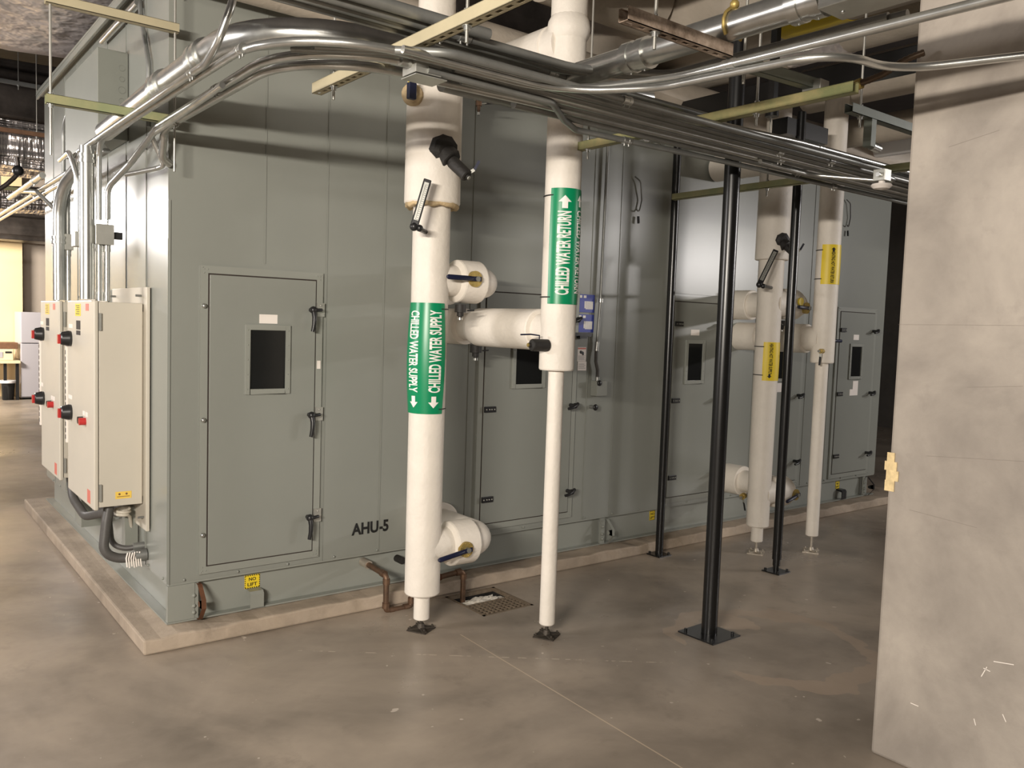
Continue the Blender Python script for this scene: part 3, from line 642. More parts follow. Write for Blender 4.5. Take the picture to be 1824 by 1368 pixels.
conduit([((a.x+b.x)/2, .62, a.z), ((a.x+b.x)/2, .62, a.z+.28), ((a.x+b.x)/2-.03, .66, ZB-.03), (-.28, 1.2, ZB)], .0125, 'thin bent conduit rising from the small junction box with the orange fitting', R=.1, coups=((0, .04),))
jn3 = thing('junction_box', (-.3, 1.4, 2.0), 'junction box over the farther enclosure with twin conduits', 'junction box')
a, b = ony(110, 416, 1.40), ony(130, 446, 1.40)
MB().box((a.x, 1.38, b.z), (b.x, 1.46, a.z)).build('body', 'box_steel', jn3, bevel=.003); MB().cyl((a.x-.05, 1.42, b.z+.03), (a.x, 1.42, b.z+.03), .015).build('fitting', 'copper', jn3)
for k, x in enumerate((a.x+.025, b.x-.025)):
    conduit([(x, 1.42, 1.76), (x, 1.42, b.z)], .016, ('left', 'right')[k]+' of the twin short conduits between junction box and farther enclosure', coups=((0, .95),), group='short conduits rising from the enclosures')
    conduit([(x, 1.42, a.z), (x, 1.42, 2.45), (x+.03, 1.2, ZB-.02), (x+.05, .6, ZB-.01)], .014, ('left', 'right')[k]+' conduit curving up from the junction box over the farther enclosure', R=.12, m='steel_dk', group='short conduits rising from the enclosures')
x = ony(105, 480, 1.40).x
conduit([(x, 1.40, 1.76), (x, 1.40, 2.42), (x+.07, 1.0, 2.57), (x+.09, .7, 2.58)], .034, 'thick galvanised conduit curving up from the farther enclosure', R=.25, coups=((0, .55),), n=18)
for i, (X_, ya, yb, r_) in enumerate(((-.195, .95, 9, .016), (-.10, 1.1, 9, .014), (-.262, 1.9, 3.4, .020))):
    conduit([(X_, ya, ZB-.03*(i == 0)), (X_, yb, ZB-.03*(i == 0))], r_, ('long conduit running back along the far left, upper one', 'long conduit running back along the far left, lower one', 'short thick conduit end beyond the unit at the far left')[i], coups=((0, .22),))
e1 = ony(70, 342, 2.3); e2 = ony(97, 400, 2.3)
conduit([(e1.x-.04, 2.9, ZB), (e1.x, 2.4, 2.52), (e2.x, 2.2, e2.z+.08), (e2.x, 2.2, 1.76)], .014, 'thin conduit dropping diagonally at the far left corner of the unit', R=.08)
a = onx(268, 155, -.02); b = onx(265, 95, -.02); c = onx(255, 45, -.02)
conduit([(-.02, onx(265, 150, -.02).y, 2.66), (-.02, onx(265, 105, -.02).y, 2.98), (-.02, onx(254, 35, -.02).y+.03, 3.25), (-.02, onx(252, 0, -.02).y+.05, 3.40)], .012, 'thin conduit climbing the upper left side panel of the unit', R=.1, m='steel_dk', coups=((0, .5),))
conduit([(-.05, onx(113, 260, -.05).y, 2.5), (-.05, onx(113, 260, -.05).y, 3.0), (-.05, onx(122, 143, -.05).y-.25, 3.18)], .014, 'short bent conduit high at the far end of the left side', R=.15, m='steel_dk')
y0 = onx(225, 32, -.03).y; y1_ = onx(182, 80, -.03).y
conduit([(-.03, y0-.25, 3.33), (-.03, y1_, 3.33)], .02, 'bright conduit just below the roof edge above the wiring box', m='steel')

# ------------------------------------------------------------------ strut trapezes
def strut(p, q, m, label, rods=(), slots=True, name='strut_hanger', closed_down=True, rodlen=2.3, nut=True, tail=.05, h=.041):
    """slotted U channel from p to q (centre of bottom), slotted web facing down"""
    p, q = V(p), V(q); d = (q-p).normalized(); L_ = (q-p).length; sd = d.cross(V((0, 0, 1))).normalized(); up = V((0, 0, 1))
    t = thing(name, tuple((p+q)/2), label, 'strut channel')
    b = MB(); wd = .041
    for k in (-1, 1):
        b.obox((p+q)/2+sd*(k*(wd/2-.00125))+up*(h/2), d, sd, up, L_/2, .00125, h/2)
        b.obox((p+q)/2+sd*(k*(wd/2-.005))+up*(h-.001), d, sd, up, L_/2, .005, .001)
    if slots:
        for k in (-1, 1): b.obox((p+q)/2+sd*(k*.0137)+up*.00125, d, sd, up, L_/2, .0068, .00125)
        n = int(L_/.05)
        for i in range(n+1):
            s0 = i*.05-.011; s1 = i*.05+.011
            s0 = max(0, s0); s1 = min(L_, s1)
            if s1 > s0: b.obox(p+d*((s0+s1)/2)+up*.00125, d, sd, up, (s1-s0)/2, .0069, .00125)
    else: b.obox((p+q)/2+up*.00125, d, sd, up, L_/2, wd/2, .00125)
    b.build('channel', m, t)
    for f in rods:
        c = p+d*(L_*f)
        rod = MB().sweep([c-up*tail, c+up*min(rodlen, 4.99-c.z)], .0055, 8).build('threaded_rod', 'rod', t)
        n_ = MB().cyl(c-up*.014, c-up*.002, .011, 6); n_.cyl(c-up*.002, c-up*.0, .016, 14); n_.cyl(c+up*(h), c+up*(h+.01), .011, 6); n_.build('nut', 'steel', rod)
    return t
zs = 2.60
a = onz(563, 168, zs); strut((.25, a.y, zs), (.25, -3.35, zs), 'tan', 'tan slotted strut crossing above the large supply riser, first of three across', rods=(.07, .48))
strut((1.71, -1.06, zs), (1.71, -2.62, zs), 'chrom', 'yellow chromate strut in the middle, beside the return riser', rods=(.07, .72), slots=False)
strut((3.21, -.42, zs-.01), (3.21, -2.3, zs-.01), 'olive', 'olive strut farthest right, crossing behind the black posts', rods=(.4,), slots=False, rodlen=.9)
a = onz(315, 222, zs); strut((-.56, -.13, zs), (-.0, -.13, zs), 'olive', 'short olive strut across the left corner of the unit', rods=(.035, .975), slots=False, tail=.22)
zE = ony(315, 44, -.13).z
strut((-.56, -.13, zE-.04), (.0, -.13, zE-.04), 'tan', 'short tan strut above the olive one at the left corner', slots=False, nut=False)
a, b = onz(1100, 42, 2.60), onz(1300, 98, 2.60)
yr = (a.y+b.y)/2
t = strut((a.x, yr, 2.60), (b.x+.02, yr, 2.60), 'rusty', 'rusty slotted strut with flaking pink paint, hanging top centre', rods=(.28,))
cl_ = MB(); c0 = V((1.03, yr-.035, 2.69))
cl_.sweep([c0+V((.053*math.cos(k/10*math.pi*1.5-.8), 0, .053*math.sin(k/10*math.pi*1.5-.8))) for k in range(11)], .006, 6); cl_.ball(c0+V((.0, 0, .066)), .016, 10)
tag(cl_.build('pipe_strap', 'brass', t), 'brass-coloured strap over the thick conduit')
# green-grey struts at upper right
a, b = onz(1316, 122, 2.66), onz(1458, 163, 2.66)
strut(tuple(a), tuple(b), 'slate', 'green-grey strut arm running between black post and flexible cable box', slots=False, rods=(.06,))
q1, q2 = onz(1505, 190, 2.72), onz(1630, 228, 2.72)
strut((2.30, q1.y, 2.70), (3.1, q1.y, 2.70), 'slate', 'green-grey strut beside the column at upper right', slots=False, rods=(.12, .8))
a = onz(1551, 205, 2.70)
hb = thing('strut_drop', (a.x, a.y, 2.5), 'vertical green-grey strut drop with beam clamp near the column', 'strut channel')
a = V((a.x, q1.y, 2.7)); p0, p1 = ony(1551, 207, a.y), ony(1548, 262, a.y)
MB().box((p0.x-.02, a.y-.02, p1.z), (p0.x+.02, a.y+.02, 2.70)).build('channel', 'slate', hb); MB().cyl((p0.x+.02, a.y, p1.z+.01), (p0.x+.085, a.y, p1.z+.005), .02).build('clamp_bolt', 'steel', hb)
bx = onz(1462, 158, 2.66)
jj = thing('junction_box', (bx.x, bx.y, 2.66), 'small steel box where the brown armored cable starts above the chromate strut', 'junction box')
MB().box((bx.x-.035, bx.y-.02, 2.645), (bx.x+.025, bx.y+.06, 2.69)).build('body', 'box_steel', jj, bevel=.002)
ac = [onz(1482, 157, 2.67), onz(1530, 150, 2.68), onz(1575, 132, 2.70), onz(1608, 108, 2.735), onz(1650, 92, 2.76)]
t = thing('armored_cable', tuple(ac[0]), 'brown ribbed armored cable curving up behind the column top', 'cable')
pp = fillet(ac, .15, 8); dense = []; 
for i in range(len(pp)-1):
    n_ = max(1, int((pp[i+1]-pp[i]).length/.006)); dense += [pp[i].lerp(pp[i+1], k/n_) for k in range(n_)]
MB().sweep(dense, [.0115+.002*(i % 2) for i in range(len(dense))], 10).build('jacket', 'bronzeflex', t)
MB().cyl(ac[1]-(ac[2]-ac[1]).normalized()*.012, ac[1]+(ac[2]-ac[1]).normalized()*.012, .021, 12).build('clamp', 'brass', t)

# ------------------------------------------------------------------ insulated pipes
def frame_for(P_):
    tc = V((CAM.x-P_[0], CAM.y-P_[1], 0)).normalized(); rt = V((-tc.y, tc.x, 0)); 
    if rt.dot(RT) < 0: rt = -rt
    return tc, rt
def wrap(parent, P_, r, z0, z1, a0, a1, m, bulge=0, nm='marker_band'):
    tc, rt = frame_for(P_); n, k = 28, 10; vs = []
    for j in range(k+1):
        f = j/k; z = z0+(z1-z0)*f; rr_ = r+.0025+bulge*math.sin(math.pi*f)
        for i in range(n+1):
            a = math.radians(a0+(a1-a0)*i/n); vs.append(V((P_[0], P_[1], z))+(tc*math.cos(a)+rt*math.sin(a))*rr_)
    return MB().add(vs, [(j*(n+1)+i, j*(n+1)+i+1, (j+1)*(n+1)+i+1, (j+1)*(n+1)+i) for j in range(k) for i in range(n)], True).build(nm, m, parent)
def wrap_text(parent, P_, r, zc, length, height, ang, up, s, m, bulge=0, zr=(0, 1), bold=.028, nm='lettering'):
    tc, rt = frame_for(P_); vs, fs = text_geo(s, length, height, bold); out = []
    for v in vs:
        z = zc+(v.x if up else -v.x); f = (z-zr[0])/(zr[1]-zr[0]); rr_ = r+.0045+bulge*math.sin(math.pi*min(1, max(0, f)))
        a = math.radians(ang)+(-v.y if up else v.y)/r
        out.append(V((P_[0], P_[1], z))+(tc*math.cos(a)+rt*math.sin(a))*rr_)
    return MB().add(out, fs).build(nm, m, parent)
def arrow(parent, P_, r, zc, ln, wd, ang, up, m, bulge=0, zr=(0, 1)):
    tc, rt = frame_for(P_); sgn = 1 if up else -1
    rows = [(-.5, .22), (0.0, .22), (0.0, .5), (.5, 0.0)]; vs = []; fs = []
    k = 8
    for (t_, hw) in rows:
        z = zc+sgn*t_*ln; f = (z-zr[0])/(zr[1]-zr[0]); rr_ = r+.0045+bulge*math.sin(math.pi*min(1, max(0, f)))
        for i in range(k+1):
            a = math.radians(ang)+(-hw+2*hw*i/k)*wd/r; vs.append(V((P_[0], P_[1], z))+(tc*math.cos(a)+rt*math.sin(a))*rr_)
    for j in (0, 2):
        fs += [(j*(k+1)+i, j*(k+1)+i+1, (j+1)*(k+1)+i+1, (j+1)*(k+1)+i) for i in range(k)]
    MB().add(vs, fs).build('flow_arrow', m, parent)
def tie(parent, P_, r, z, a0, a1):
    tc, rt = frame_for(P_); pts = [V((P_[0], P_[1], z))+(tc*math.cos(math.radians(a))+rt*math.sin(math.radians(a)))*(r+.004) for a in [a0+(a1-a0)*i/8 for i in range(9)]]
    MB().sweep(pts, .0032, 6).build('cable_tie', 'plastic', parent)
def foot(parent, P_, top, m='castiron', r=.009):
    f = MB(); x, y = P_
    f.cyl((x, y, FZ+.012), (x, y, top), r, 12); f.cyl((x, y, FZ+.012), (x, y, FZ+.037), .024, 8, .016); f.cyl((x, y, top-.02), (x, y, top), .018, 6)
    for k in range(4):
        a = math.pi/4+k*math.pi/2+.5; f.bar((x, y, FZ+.012), (x+.072*math.cos(a), y+.072*math.sin(a), FZ+.010), .022, .010); f.cyl((x+.062*math.cos(a), y+.062*math.sin(a), FZ+.006), (x+.062*math.cos(a), y+.062*math.sin(a), FZ+.024), .006, 6)
    R_ = Matrix.Rotation(.5, 3, 'Z')
    f.obox((x, y, FZ+.003), R_ @ V((1, 0, 0)), R_ @ V((0, 1, 0)), V((0, 0, 1)), .058, .058, .003)
    f.build('adjustable_foot', m, parent)
def coil_branch(parent, Ps, z, r=.082, rj=.116, dx=.385, nm='branch', base_m='insul'):
    x, y = Ps
    # stub out of the riser, valve jacket, elbow and run back into the unit casing
    MB().stepped((x, y, z), (1, 0, 0), [(0.0, r*1.03), (.15, r*1.03)], 28).build(nm, base_m, parent)
    MB().stepped((x, y, z), (1, 0, 0), [(.145, r*1.0), (.158, rj*.97), (.166, rj), (.297, rj), (.305, rj*.97), (.305, r)], 32).build('valve_jacket', base_m, parent)
    pp = fillet([(x+.33, y, z), (x+dx, y, z), (x+dx, -.001, z)], r*1.15, 10)
    pp = fillet([(x+.30, y, z), (x+dx+.02, y, z), (x+dx+.02, -.20, z), (x+dx+.02, .0, z)], [r*1.3, .05], 10)
    MB().sweep(pp, r, 28).build('elbow_run', base_m, parent)
    MB().stepped((x+dx+.02, -.002, z), (0, -1, 0), [(0, rj*1.03), (.165, rj*1.03), (.17, rj*.98), (.17, r)], 32).build('end_jacket', base_m, parent)
def butterfly_valve(c, lab, ang=0, L_=.20, nrm=(0, -1, 0)):
    t = thing('valve_lever', c, lab, 'valve'); c = V(c)
    v = MB().stepped(c, nrm, [(-.02, .042), (0, .043), (.004, .043)], 28)
    for k in range(8): 
        a = k*math.pi/4+.3; v.ball(c+V((.036*math.cos(a), -.004, .036*math.sin(a))), .004, 6)
    v.build('notch_plate', 'brass', t)
    MB().cyl(c+V((0, -.001, 0)), c+V((0, -.028, 0)), .014, 12).build('stem_bolt', 'steel_dk', t)
    d = V((-math.cos(ang), 0, math.sin(ang)))
    MB().bar(c+V((0, -.02, 0))-d*.025, c+V((0, -.02, 0))+d*.07, .006, .024, up=(0, 0, 1)).build('lever_root', 'navy', t)
    g = MB().sweep([c+V((0, -.02, 0))+d*.03, c+V((0, -.022, 0))+d*.05, c+V((0, -.03, 0))+d*(L_-.01), c+V((0, -.03, 0))+d*L_], [.010, .0135, .0135, .008], 10); g.build('grip', 'navy', t)
    return t
def ball_valve(c, lab, d=(0, 0, -1), handle=(1, 0, 0), body='blackmatt', hm='plastic', r=.022, L_=.07, hl=.08):
    t = thing('drain_valve', c, lab, 'valve'); c = V(c); d = V(d).normalized(); h = V(handle).normalized()
    MB().stepped(c, d, [(0, r), (L_*.6, r), (L_*.6, r*.6), (L_*.9, r*.6), (L_*.9, r*.35), (L_*1.1, r*.35)], 14).build('body', body, t)
    MB().cyl(c+d*L_, c+d*(L_*1.18), r*.5, 8).build('cap', 'steel', t)
    b = MB().bar(c+d*L_*.5, c+d*L_*.45+h*hl*.45, .020, .004); b.build('handle_strap', 'box_steel', t)
    MB().bar(c+d*L_*.45+h*hl*.4, c+d*L_*.40+h*hl, .014, .008).build('handle_grip', hm, t)
    return t
def thermometer(c, tip, lab, pipe_pt):
    t = thing('thermometer', c, lab, 'thermometer'); a, b = V(c), V(tip); d = (b-a).normalized(); tc, _ = frame_for((a.x, a.y)); sd = d.cross(tc).normalized(); nn = sd.cross(d)
    MB().obox((a+b)/2, d, sd, nn, (b-a).length/2, .0195, .012).build('case', 'plastic', t, bevel=.004)
    MB().obox((a+b)/2+nn*.0125+d*.005, d, sd, nn, (b-a).length/2-.022, .0115, .001).build('scale', 'box_steel', t)
    q = MB(); L_ = (b-a).length-.06
    for k in range(18): q.obox(a+d*(.03+L_*k/17)+nn*.0138+sd*.004, d, sd, nn, .0008, .0045 if k % 3 else .007, .0003)
    q.obox((a+b)/2+nn*.0138-sd*.003, d, sd, nn, L_/2, .0008, .0004); q.build('graduation', 'ink', t)
    k = MB().ball(a-d*.005, .022, 12); k.cyl(a-d*.005, V(pipe_pt), .012, 10); k.ball(a+sd*.028-d*.004, .018, 10); k.build('stem', 'plastic', t)
    return t

CWS = (1.165, -.574); CWR = (1.681, -1.021); HWS = (4.145, -.574); HWR = (4.56, -.777)
# --- chilled water supply
t = thing('chilled_water_supply_pipe', (*CWS, 0), 'white insulated riser with green CHILLED WATER SUPPLY band, nearest the unit corner', 'insulated pipe')
zsec = 2.31
MB().stepped((*CWS, 0), (0, 0, 1), [(.235, .044), (.235, .090), (.242, .095), (1.2, .096), (1.8, .098), (2.06, .0985), (zsec+.02, .0985)], 40).build('riser_insulation', 'insul', t)
MB().stepped((*CWS, 0), (0, 0, 1), [(zsec, .097), (zsec+.004, .142), (zsec+.012, .1465), (3.06, .144), (3.075, .138), (3.075, .096), (4.2, .096)], 44).build('upper_jacket', 'insul', t)
MB().sweep([V((*CWS, zsec-.002+.006*math.sin(a_*3)))+V((.130*math.cos(a_/24*math.tau), .130*math.sin(a_/24*math.tau), 0)) for a_ in range(25)], [.0145+.003*math.sin(a_*1.7) for a_ in range(25)], 8, caps=False).build('mastic_seam', 'insul_edge', t)
MB().stepped((*CWS, 0), (0, 0, 1), [(.092, .039), (.096, .043), (.24, .043)], 28).build('leg_sleeve', 'insul', t)
foot(t, CWS, .105)
coil_branch(t, CWS, 1.925, dx=.36); coil_branch(t, CWS, .485, r=.092, rj=.124, dx=.36)
zr = (1.22, 1.80); bz = .012
wrap(t, CWS, .098, *zr, -125, 52, 'green', bulge=bz)
wrap_text(t, CWS, .098, 1.548, .430, .060, 20, True, 'CHILLED WATER SUPPLY', 'print', bz, zr)
wrap_text(t, CWS, .098, 1.545, .425, .056, -44, False, 'CHILLED WATER SUPPLY', 'print', bz, zr)
arrow(t, CWS, .098, 1.282, .062, .054, 19, False, 'print', bz, zr); arrow(t, CWS, .098, 1.282, .062, .050, -42, False, 'print', bz, zr)
tie(t, CWS, .098, 1.77, 38, 75); tie(t, CWS, .098, 1.245, 38, 75)
butterfly_valve(tuple(ony(847, 497, -.697)), 'dark blue lever valve on brass plate, upper branch of the chilled supply riser', 0)
butterfly_valve(tuple(ony(831, 979, -.705)), 'dark blue lever valve on brass plate, lower branch of the chilled supply riser', -.12)
ball_valve((1.345, -.60, 1.80), 'small black drain valve under the upper supply branch', handle=(1, -.2, 0), r=.03)
# --- chilled water return
t = thing('chilled_water_return_pipe', (*CWR, 0), 'white insulated riser with green CHILLED WATER RETURN band and slim leg', 'insulated pipe')
MB().stepped((*CWR, 0), (0, 0, 1), [(1.47, .043), (1.47, .089), (1.477, .093), (4.2, .094)], 40).build('riser_insulation', 'insul', t)
MB().stepped((*CWR, 0), (0, 0, 1), [(.098, .038), (.104, .0425), (1.48, .0415)], 28).build('leg_sleeve', 'insul', t)
foot(t, CWR, .11)
MB().stepped((*CWR, 1.68), (0, 1, 0), [(0, .086), (.13, .086), (.135, .108), (.142, .112), (.70, .112), (.73, .104), (.74, .082), (.84, .082), (.85, .108), (1.02, .110)], 34).build('return_branch', 'insul', t)
MB().stepped((*CWR, 3.14), (0, 1, 0), [(0, .115), (.10, .115), (.105, .124), (.60, .124), (.80, .13)], 34).build('upper_branch', 'insul', t)
MB().ball((CWR[0], CWR[1], 3.22), .112, 20).build('tee_bulge', 'insul', t)
zr = (1.815, 2.405)
wrap(t, CWR, .094, *zr, -38, 112, 'green', bulge=.003)
wrap_text(t, CWR, .094, 2.075, .425, .070, 8, True, 'CHILLED WATER RETURN', 'print', .003, zr)
wrap_text(t, CWR, .094, 2.085, .425, .055, 66, False, 'CHILLED WATER RETURN', 'print', .003, zr)
arrow(t, CWR, .094, 2.335, .066, .066, 8, True, 'print', .003, zr); arrow(t, CWR, .094, 2.345, .06, .045, 64, True, 'print', .003, zr)
tie(t, CWR, .094, 2.37, -85, -30); tie(t, CWR, .094, 1.85, -85, -30)
# return valve stub on the riser
tc, rt = frame_for(CWR)
vs_ = thing('test_port_valve', (CWR[0], CWR[1], 1.60), 'black insulated test port with small lever on the return riser', 'valve')
c0 = V((*CWR, 1.60))-rt*.05+tc*.075
d_ = (-rt*.85+tc*.5).normalized()
MB().stepped(c0, d_, [(0, .032), (.09, .032), (.095, .030), (.10, .012), (.112, .012)], 18).build('insulated_body', 'blackmatt', vs_)
MB().cyl(c0+d_*.10, c0+d_*.118, .010, 8).build('cap', 'brass', vs_)
MB().sweep([c0+d_*.05+V((0, 0, .02)), c0+d_*.05+V((0, 0, .05)), c0+d_*.10+V((0, 0, .055)), c0+d_*.16+V((0, 0, .052))], .004, 6).build('lever', 'navy', vs_)
ball_valve((1.69, -.27, 1.575), 'small black drain valve under the return branch', handle=(1, -.3, 0), r=.035, L_=.08)
# --- hot water supply and return
t = thing('hot_water_supply_pipe', (*HWS, 0), 'off-white insulated riser with yellow HEATING HOT WATER SUPPLY band behind the black posts', 'insulated pipe')
MB().stepped((*HWS, 0), (0, 0, 1), [(.24, .044), (.24, .078), (.247, .083), (1.2, .088), (2.26, .092)], 36).build('riser_insulation', 'insul', t)
MB().stepped((*HWS, 0), (0, 0, 1), [(2.24, .09), (2.243, .118), (2.25, .122), (2.92, .119), (2.93, .11), (2.93, .088), (3.58, .088)], 36).build('upper_jacket', 'insul', t)
MB().stepped((*HWS, 0), (0, 0, 1), [(.12, .040), (.125, .045), (.26, .044)], 24).build('leg_sleeve', 'insul', t)
foot(t, HWS, .13, 'solder')
coil_branch(t, HWS, 1.925, r=.10, dx=.33); coil_branch(t, HWS, .485, r=.09, rj=.118, dx=.33)
zr = (ony(1360, 677, HWS[1]).z, ony(1362, 609, HWS[1]).z)
wrap(t, HWS, .089, *zr, -16, 95, 'yellow', bulge=.002)
wrap_text(t, HWS, .089, (zr[0]+zr[1])/2+.02, .225, .026, 20, False, 'HEATING HOT WATER SUPPLY', 'ink', .002, zr, bold=.03)
arrow(t, HWS, .089, zr[0]+.035, .032, .034, 17, False, 'ink', .002, zr)
tie(t, HWS, .088, zr[1]-.035, -80, -12); tie(t, HWS, .088, zr[0]+.04, -80, -12)
butterfly_valve((HWS[0]+.30, HWS[1]-.121, 1.90), 'navy lever valve on the upper hot water supply branch beside a black post', .02, .16)
butterfly_valve((HWS[0]+.30, HWS[1]-.121, .47), 'navy lever valve on the lower hot water supply branch beside a black post', -.2, .17)
ball_valve((HWS[0]+.14, -.60, 1.80), 'black drain valve with white tag under the upper hot water branch', handle=(-1, -.4, .1), r=.02)
v = ball_valve((HWS[0]+.30, -.22, .378), 'brass drain valve with looped black handle under the lower hot water branch', d=(-1, -.3, -.1), handle=(.2, -.1, -1), body='brass', r=.025, hl=.12)
MB().stepped((HWS[0]+.21, HWS[1]-.118, 1.945), (0, -1, 0), [(0, .03), (.014, .03)], 16).build('round_tag', 'yellow', t)
t = thing('hot_water_return_pipe', (*HWR, 0), 'off-white insulated riser with yellow HEATING HOT WATER RETURN band, farthest right', 'insulated pipe')
MB().stepped((*HWR, 0), (0, 0, 1), [(1.49, .05), (1.49, .082), (1.497, .086), (3.58, .086)], 36).build('riser_insulation', 'insul', t)
MB().stepped((*HWR, 0), (0, 0, 1), [(.155, .042), (.16, .047), (1.5, .048)], 24).build('leg_sleeve', 'insul', t)
foot(t, HWR, .165, 'solder')
MB().stepped((*HWR, 1.67), (0, 1, 0), [(0, .095), (.13, .095), (.135, .108), (.142, .112), (.50, .112), (.51, .105), (.512, .09), (.56, .09), (.565, .112), (.776, .114)], 34).build('return_branch', 'insul', t)
zr = (ony(1470, 507, HWR[1]).z, ony(1475, 437, HWR[1]).z)
wrap(t, HWR, .086, *zr, -30, 95, 'yellow', bulge=.002)
wrap_text(t, HWR, .086, (zr[0]+zr[1])/2-.02, .235, .027, 24, False, 'HEATING HOT WATER RETURN', 'ink', .002, zr, bold=.03)
arrow(t, HWR, .086, zr[1]-.038, .034, .034, 24, True, 'ink', .002, zr)
tie(t, HWR, .086, zr[1]-.04, -80, -25); tie(t, HWR, .086, zr[0]+.04, -80, -25)
ball_valve(V((HWR[0]-.072, HWR[1]-.045, ony(1452, 625, HWR[1]).z)), 'brass drain valve with hanging lever on the hot water return riser', d=(-1, -.2, 0), handle=(-.3, -.1, -1), body='brass', r=.018, hl=.11)
sp = ony(1478, 607, HWR[1]-.05)
lv = thing('valve_lever', tuple(sp), 'dark lever sticking out right of the hot water return riser', 'valve'); MB().sweep([sp+V((.05, .02, 0)), sp+V((.11, .02, 0)), sp+V((.16, .0, 0))], [.008, .012, .012], 10).build('grip', 'navy', lv); MB().ball(sp+V((.05, .02, 0)), .012, 10).build('hub', 'brass', lv)
# thermometers
a = ony(738, 402, -.76); b = ony(762, 320, -.78)
thermometer(tuple(a), tuple(b), 'long black-framed angled thermometer on the chilled water supply riser', (CWS[0]-.06, CWS[1]-.05, a.z-.01))
a = ony(1353, 506, -.73); b = ony(1382, 446, -.75)
thermometer(tuple(a), tuple(b), 'long black-framed angled thermometer on the hot water supply riser', (HWS[0]-.05, HWS[1]-.05, a.z-.01))
# strainer blow-down with black insulation on the supply riser
def insulated_port(P_, z, lab, s=1.0, off=.05, down=(.55, -.28, -.62)):
    tc, rt = frame_for(P_); t = thing('insulated_port', (P_[0], P_[1], z), lab, 'valve')
    n0 = (tc*.8+rt*.45+V((0, 0, -.15))).normalized(); c = V((P_[0], P_[1], z))+tc*.105*s+rt*off
    m = MB().stepped(c-n0*.05, n0, [(0, .085*s), (.055, .084*s), (.075, .072*s), (.085, .045*s)], 9); m.build('rubber_wrap', 'blackmatt', t)
    d = (rt*.62+tc*.35+V((0, 0, -.62))).normalized(); c1 = c+rt*.022*s-V((0, 0, .035*s))
    m = MB().stepped(c1, d, [(-.02, .060*s), (.03, .062*s), (.035, .055*s)], 7); m.build('hex_wrap', 'blackmatt', t)
    m = MB().stepped(c1+d*.03*s, d, [(0, .034*s), (.12*s, .032*s), (.125*s, .026*s), (.125*s, .014*s), (.135*s, .014*s)], 18); m.build('stub', 'blackmatt', t)
    MB().cyl(c1+d*.155*s, c1+d*.17*s, .011, 10).build('cap', 'box_steel', t)
    q = c1+d*.13*s+rt*.03
    MB().bar(q-rt*.01, q+rt*.022+V((0, 0, .02)), .016, .003, up=tc).build('handle_strap', 'box_steel', t)
    MB().bar(q+rt*.022+V((0, 0, .02)), q+rt*.045+V((0, 0, .065)), .014, .008, up=tc).build('handle_grip', 'navy', t)
    return t
insulated_port(CWS, 2.58, 'black rubber-wrapped strainer port jutting from the chilled water supply riser')
insulated_port(HWS, 2.38, 'black rubber-wrapped strainer port on the hot water supply riser', .75, .06)
g = thing('blow_down_valve', ony(728, 165, -.70), 'small blue and yellow handled valve on the left of the supply riser', 'valve')
p = ony(731, 162, -.68)
MB().stepped(p+V((.05, .06, 0)), V((-.6, -.75, -.1)), [(0, .055), (.04, .052), (.05, .03)], 16).build('flange_face', 'insul_edge', g)
MB().ball(p+V((-.012, -.03, .035)), .019, 12).build('yellow_knob', 'yellow', g); MB().box((p.x-.035, p.y-.05, p.z-.05), (p.x+.008, p.y-.02, p.z+.03)).build('blue_body', 'navy', g, bevel=.005)
p = ony(853, 178, -.32); ball_valve(p+V((0, 0, .02)), 'copper drain valve with dark lever below the upper return branch', body='copper', handle=(1, -.3, .1), r=.018, L_=.09, hl=.10)
# --- overhead headers
def header(p, q, r, lab, m='insul_old', bands=(), n=36, name='overhead_pipe'):
    t = thing(name, p, lab, 'insulated pipe'); MB().cyl(p, q, r, n).build('insulation', m, t)
    d = (V(q)-V(p)); L_ = d.length
    for f, m2, w_ in bands: MB().stepped(V(p)+d*f, d, [(0, r), (0, r+.004), (w_, r+.004), (w_, r)], n).build('band', m2, t)
    return t
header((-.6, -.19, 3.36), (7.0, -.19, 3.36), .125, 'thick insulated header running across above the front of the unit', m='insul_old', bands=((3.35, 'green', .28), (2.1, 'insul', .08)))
header((1.9, -.55, 3.76), (2.76, -.55, 3.76), .21, 'fat insulated pipe, top centre behind the rusty strut')
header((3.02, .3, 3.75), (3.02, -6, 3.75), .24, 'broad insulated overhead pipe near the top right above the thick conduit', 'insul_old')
header((3.46, .6, 3.76), (3.46, -6, 3.76), .18, 'insulated overhead pipe with a yellow band running toward the viewer at upper right', bands=((.25, 'yellow', .45),))
header((4.05, .5, 3.80), (4.05, -6, 3.80), .2, 'insulated overhead pipe with a crumpled foil patch at upper right', bands=((.185, 'foil', .45),))
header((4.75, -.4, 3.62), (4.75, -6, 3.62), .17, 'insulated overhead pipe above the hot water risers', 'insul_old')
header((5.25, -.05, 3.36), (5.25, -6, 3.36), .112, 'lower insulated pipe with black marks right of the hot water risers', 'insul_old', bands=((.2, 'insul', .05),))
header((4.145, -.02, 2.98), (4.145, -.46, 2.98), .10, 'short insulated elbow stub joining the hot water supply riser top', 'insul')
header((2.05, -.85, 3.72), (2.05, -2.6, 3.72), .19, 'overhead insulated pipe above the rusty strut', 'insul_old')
header((6.0, -.3, 3.42), (6.0, -5, 3.42), .12, 'bright white overhead pipe farthest to the right', 'pvc')
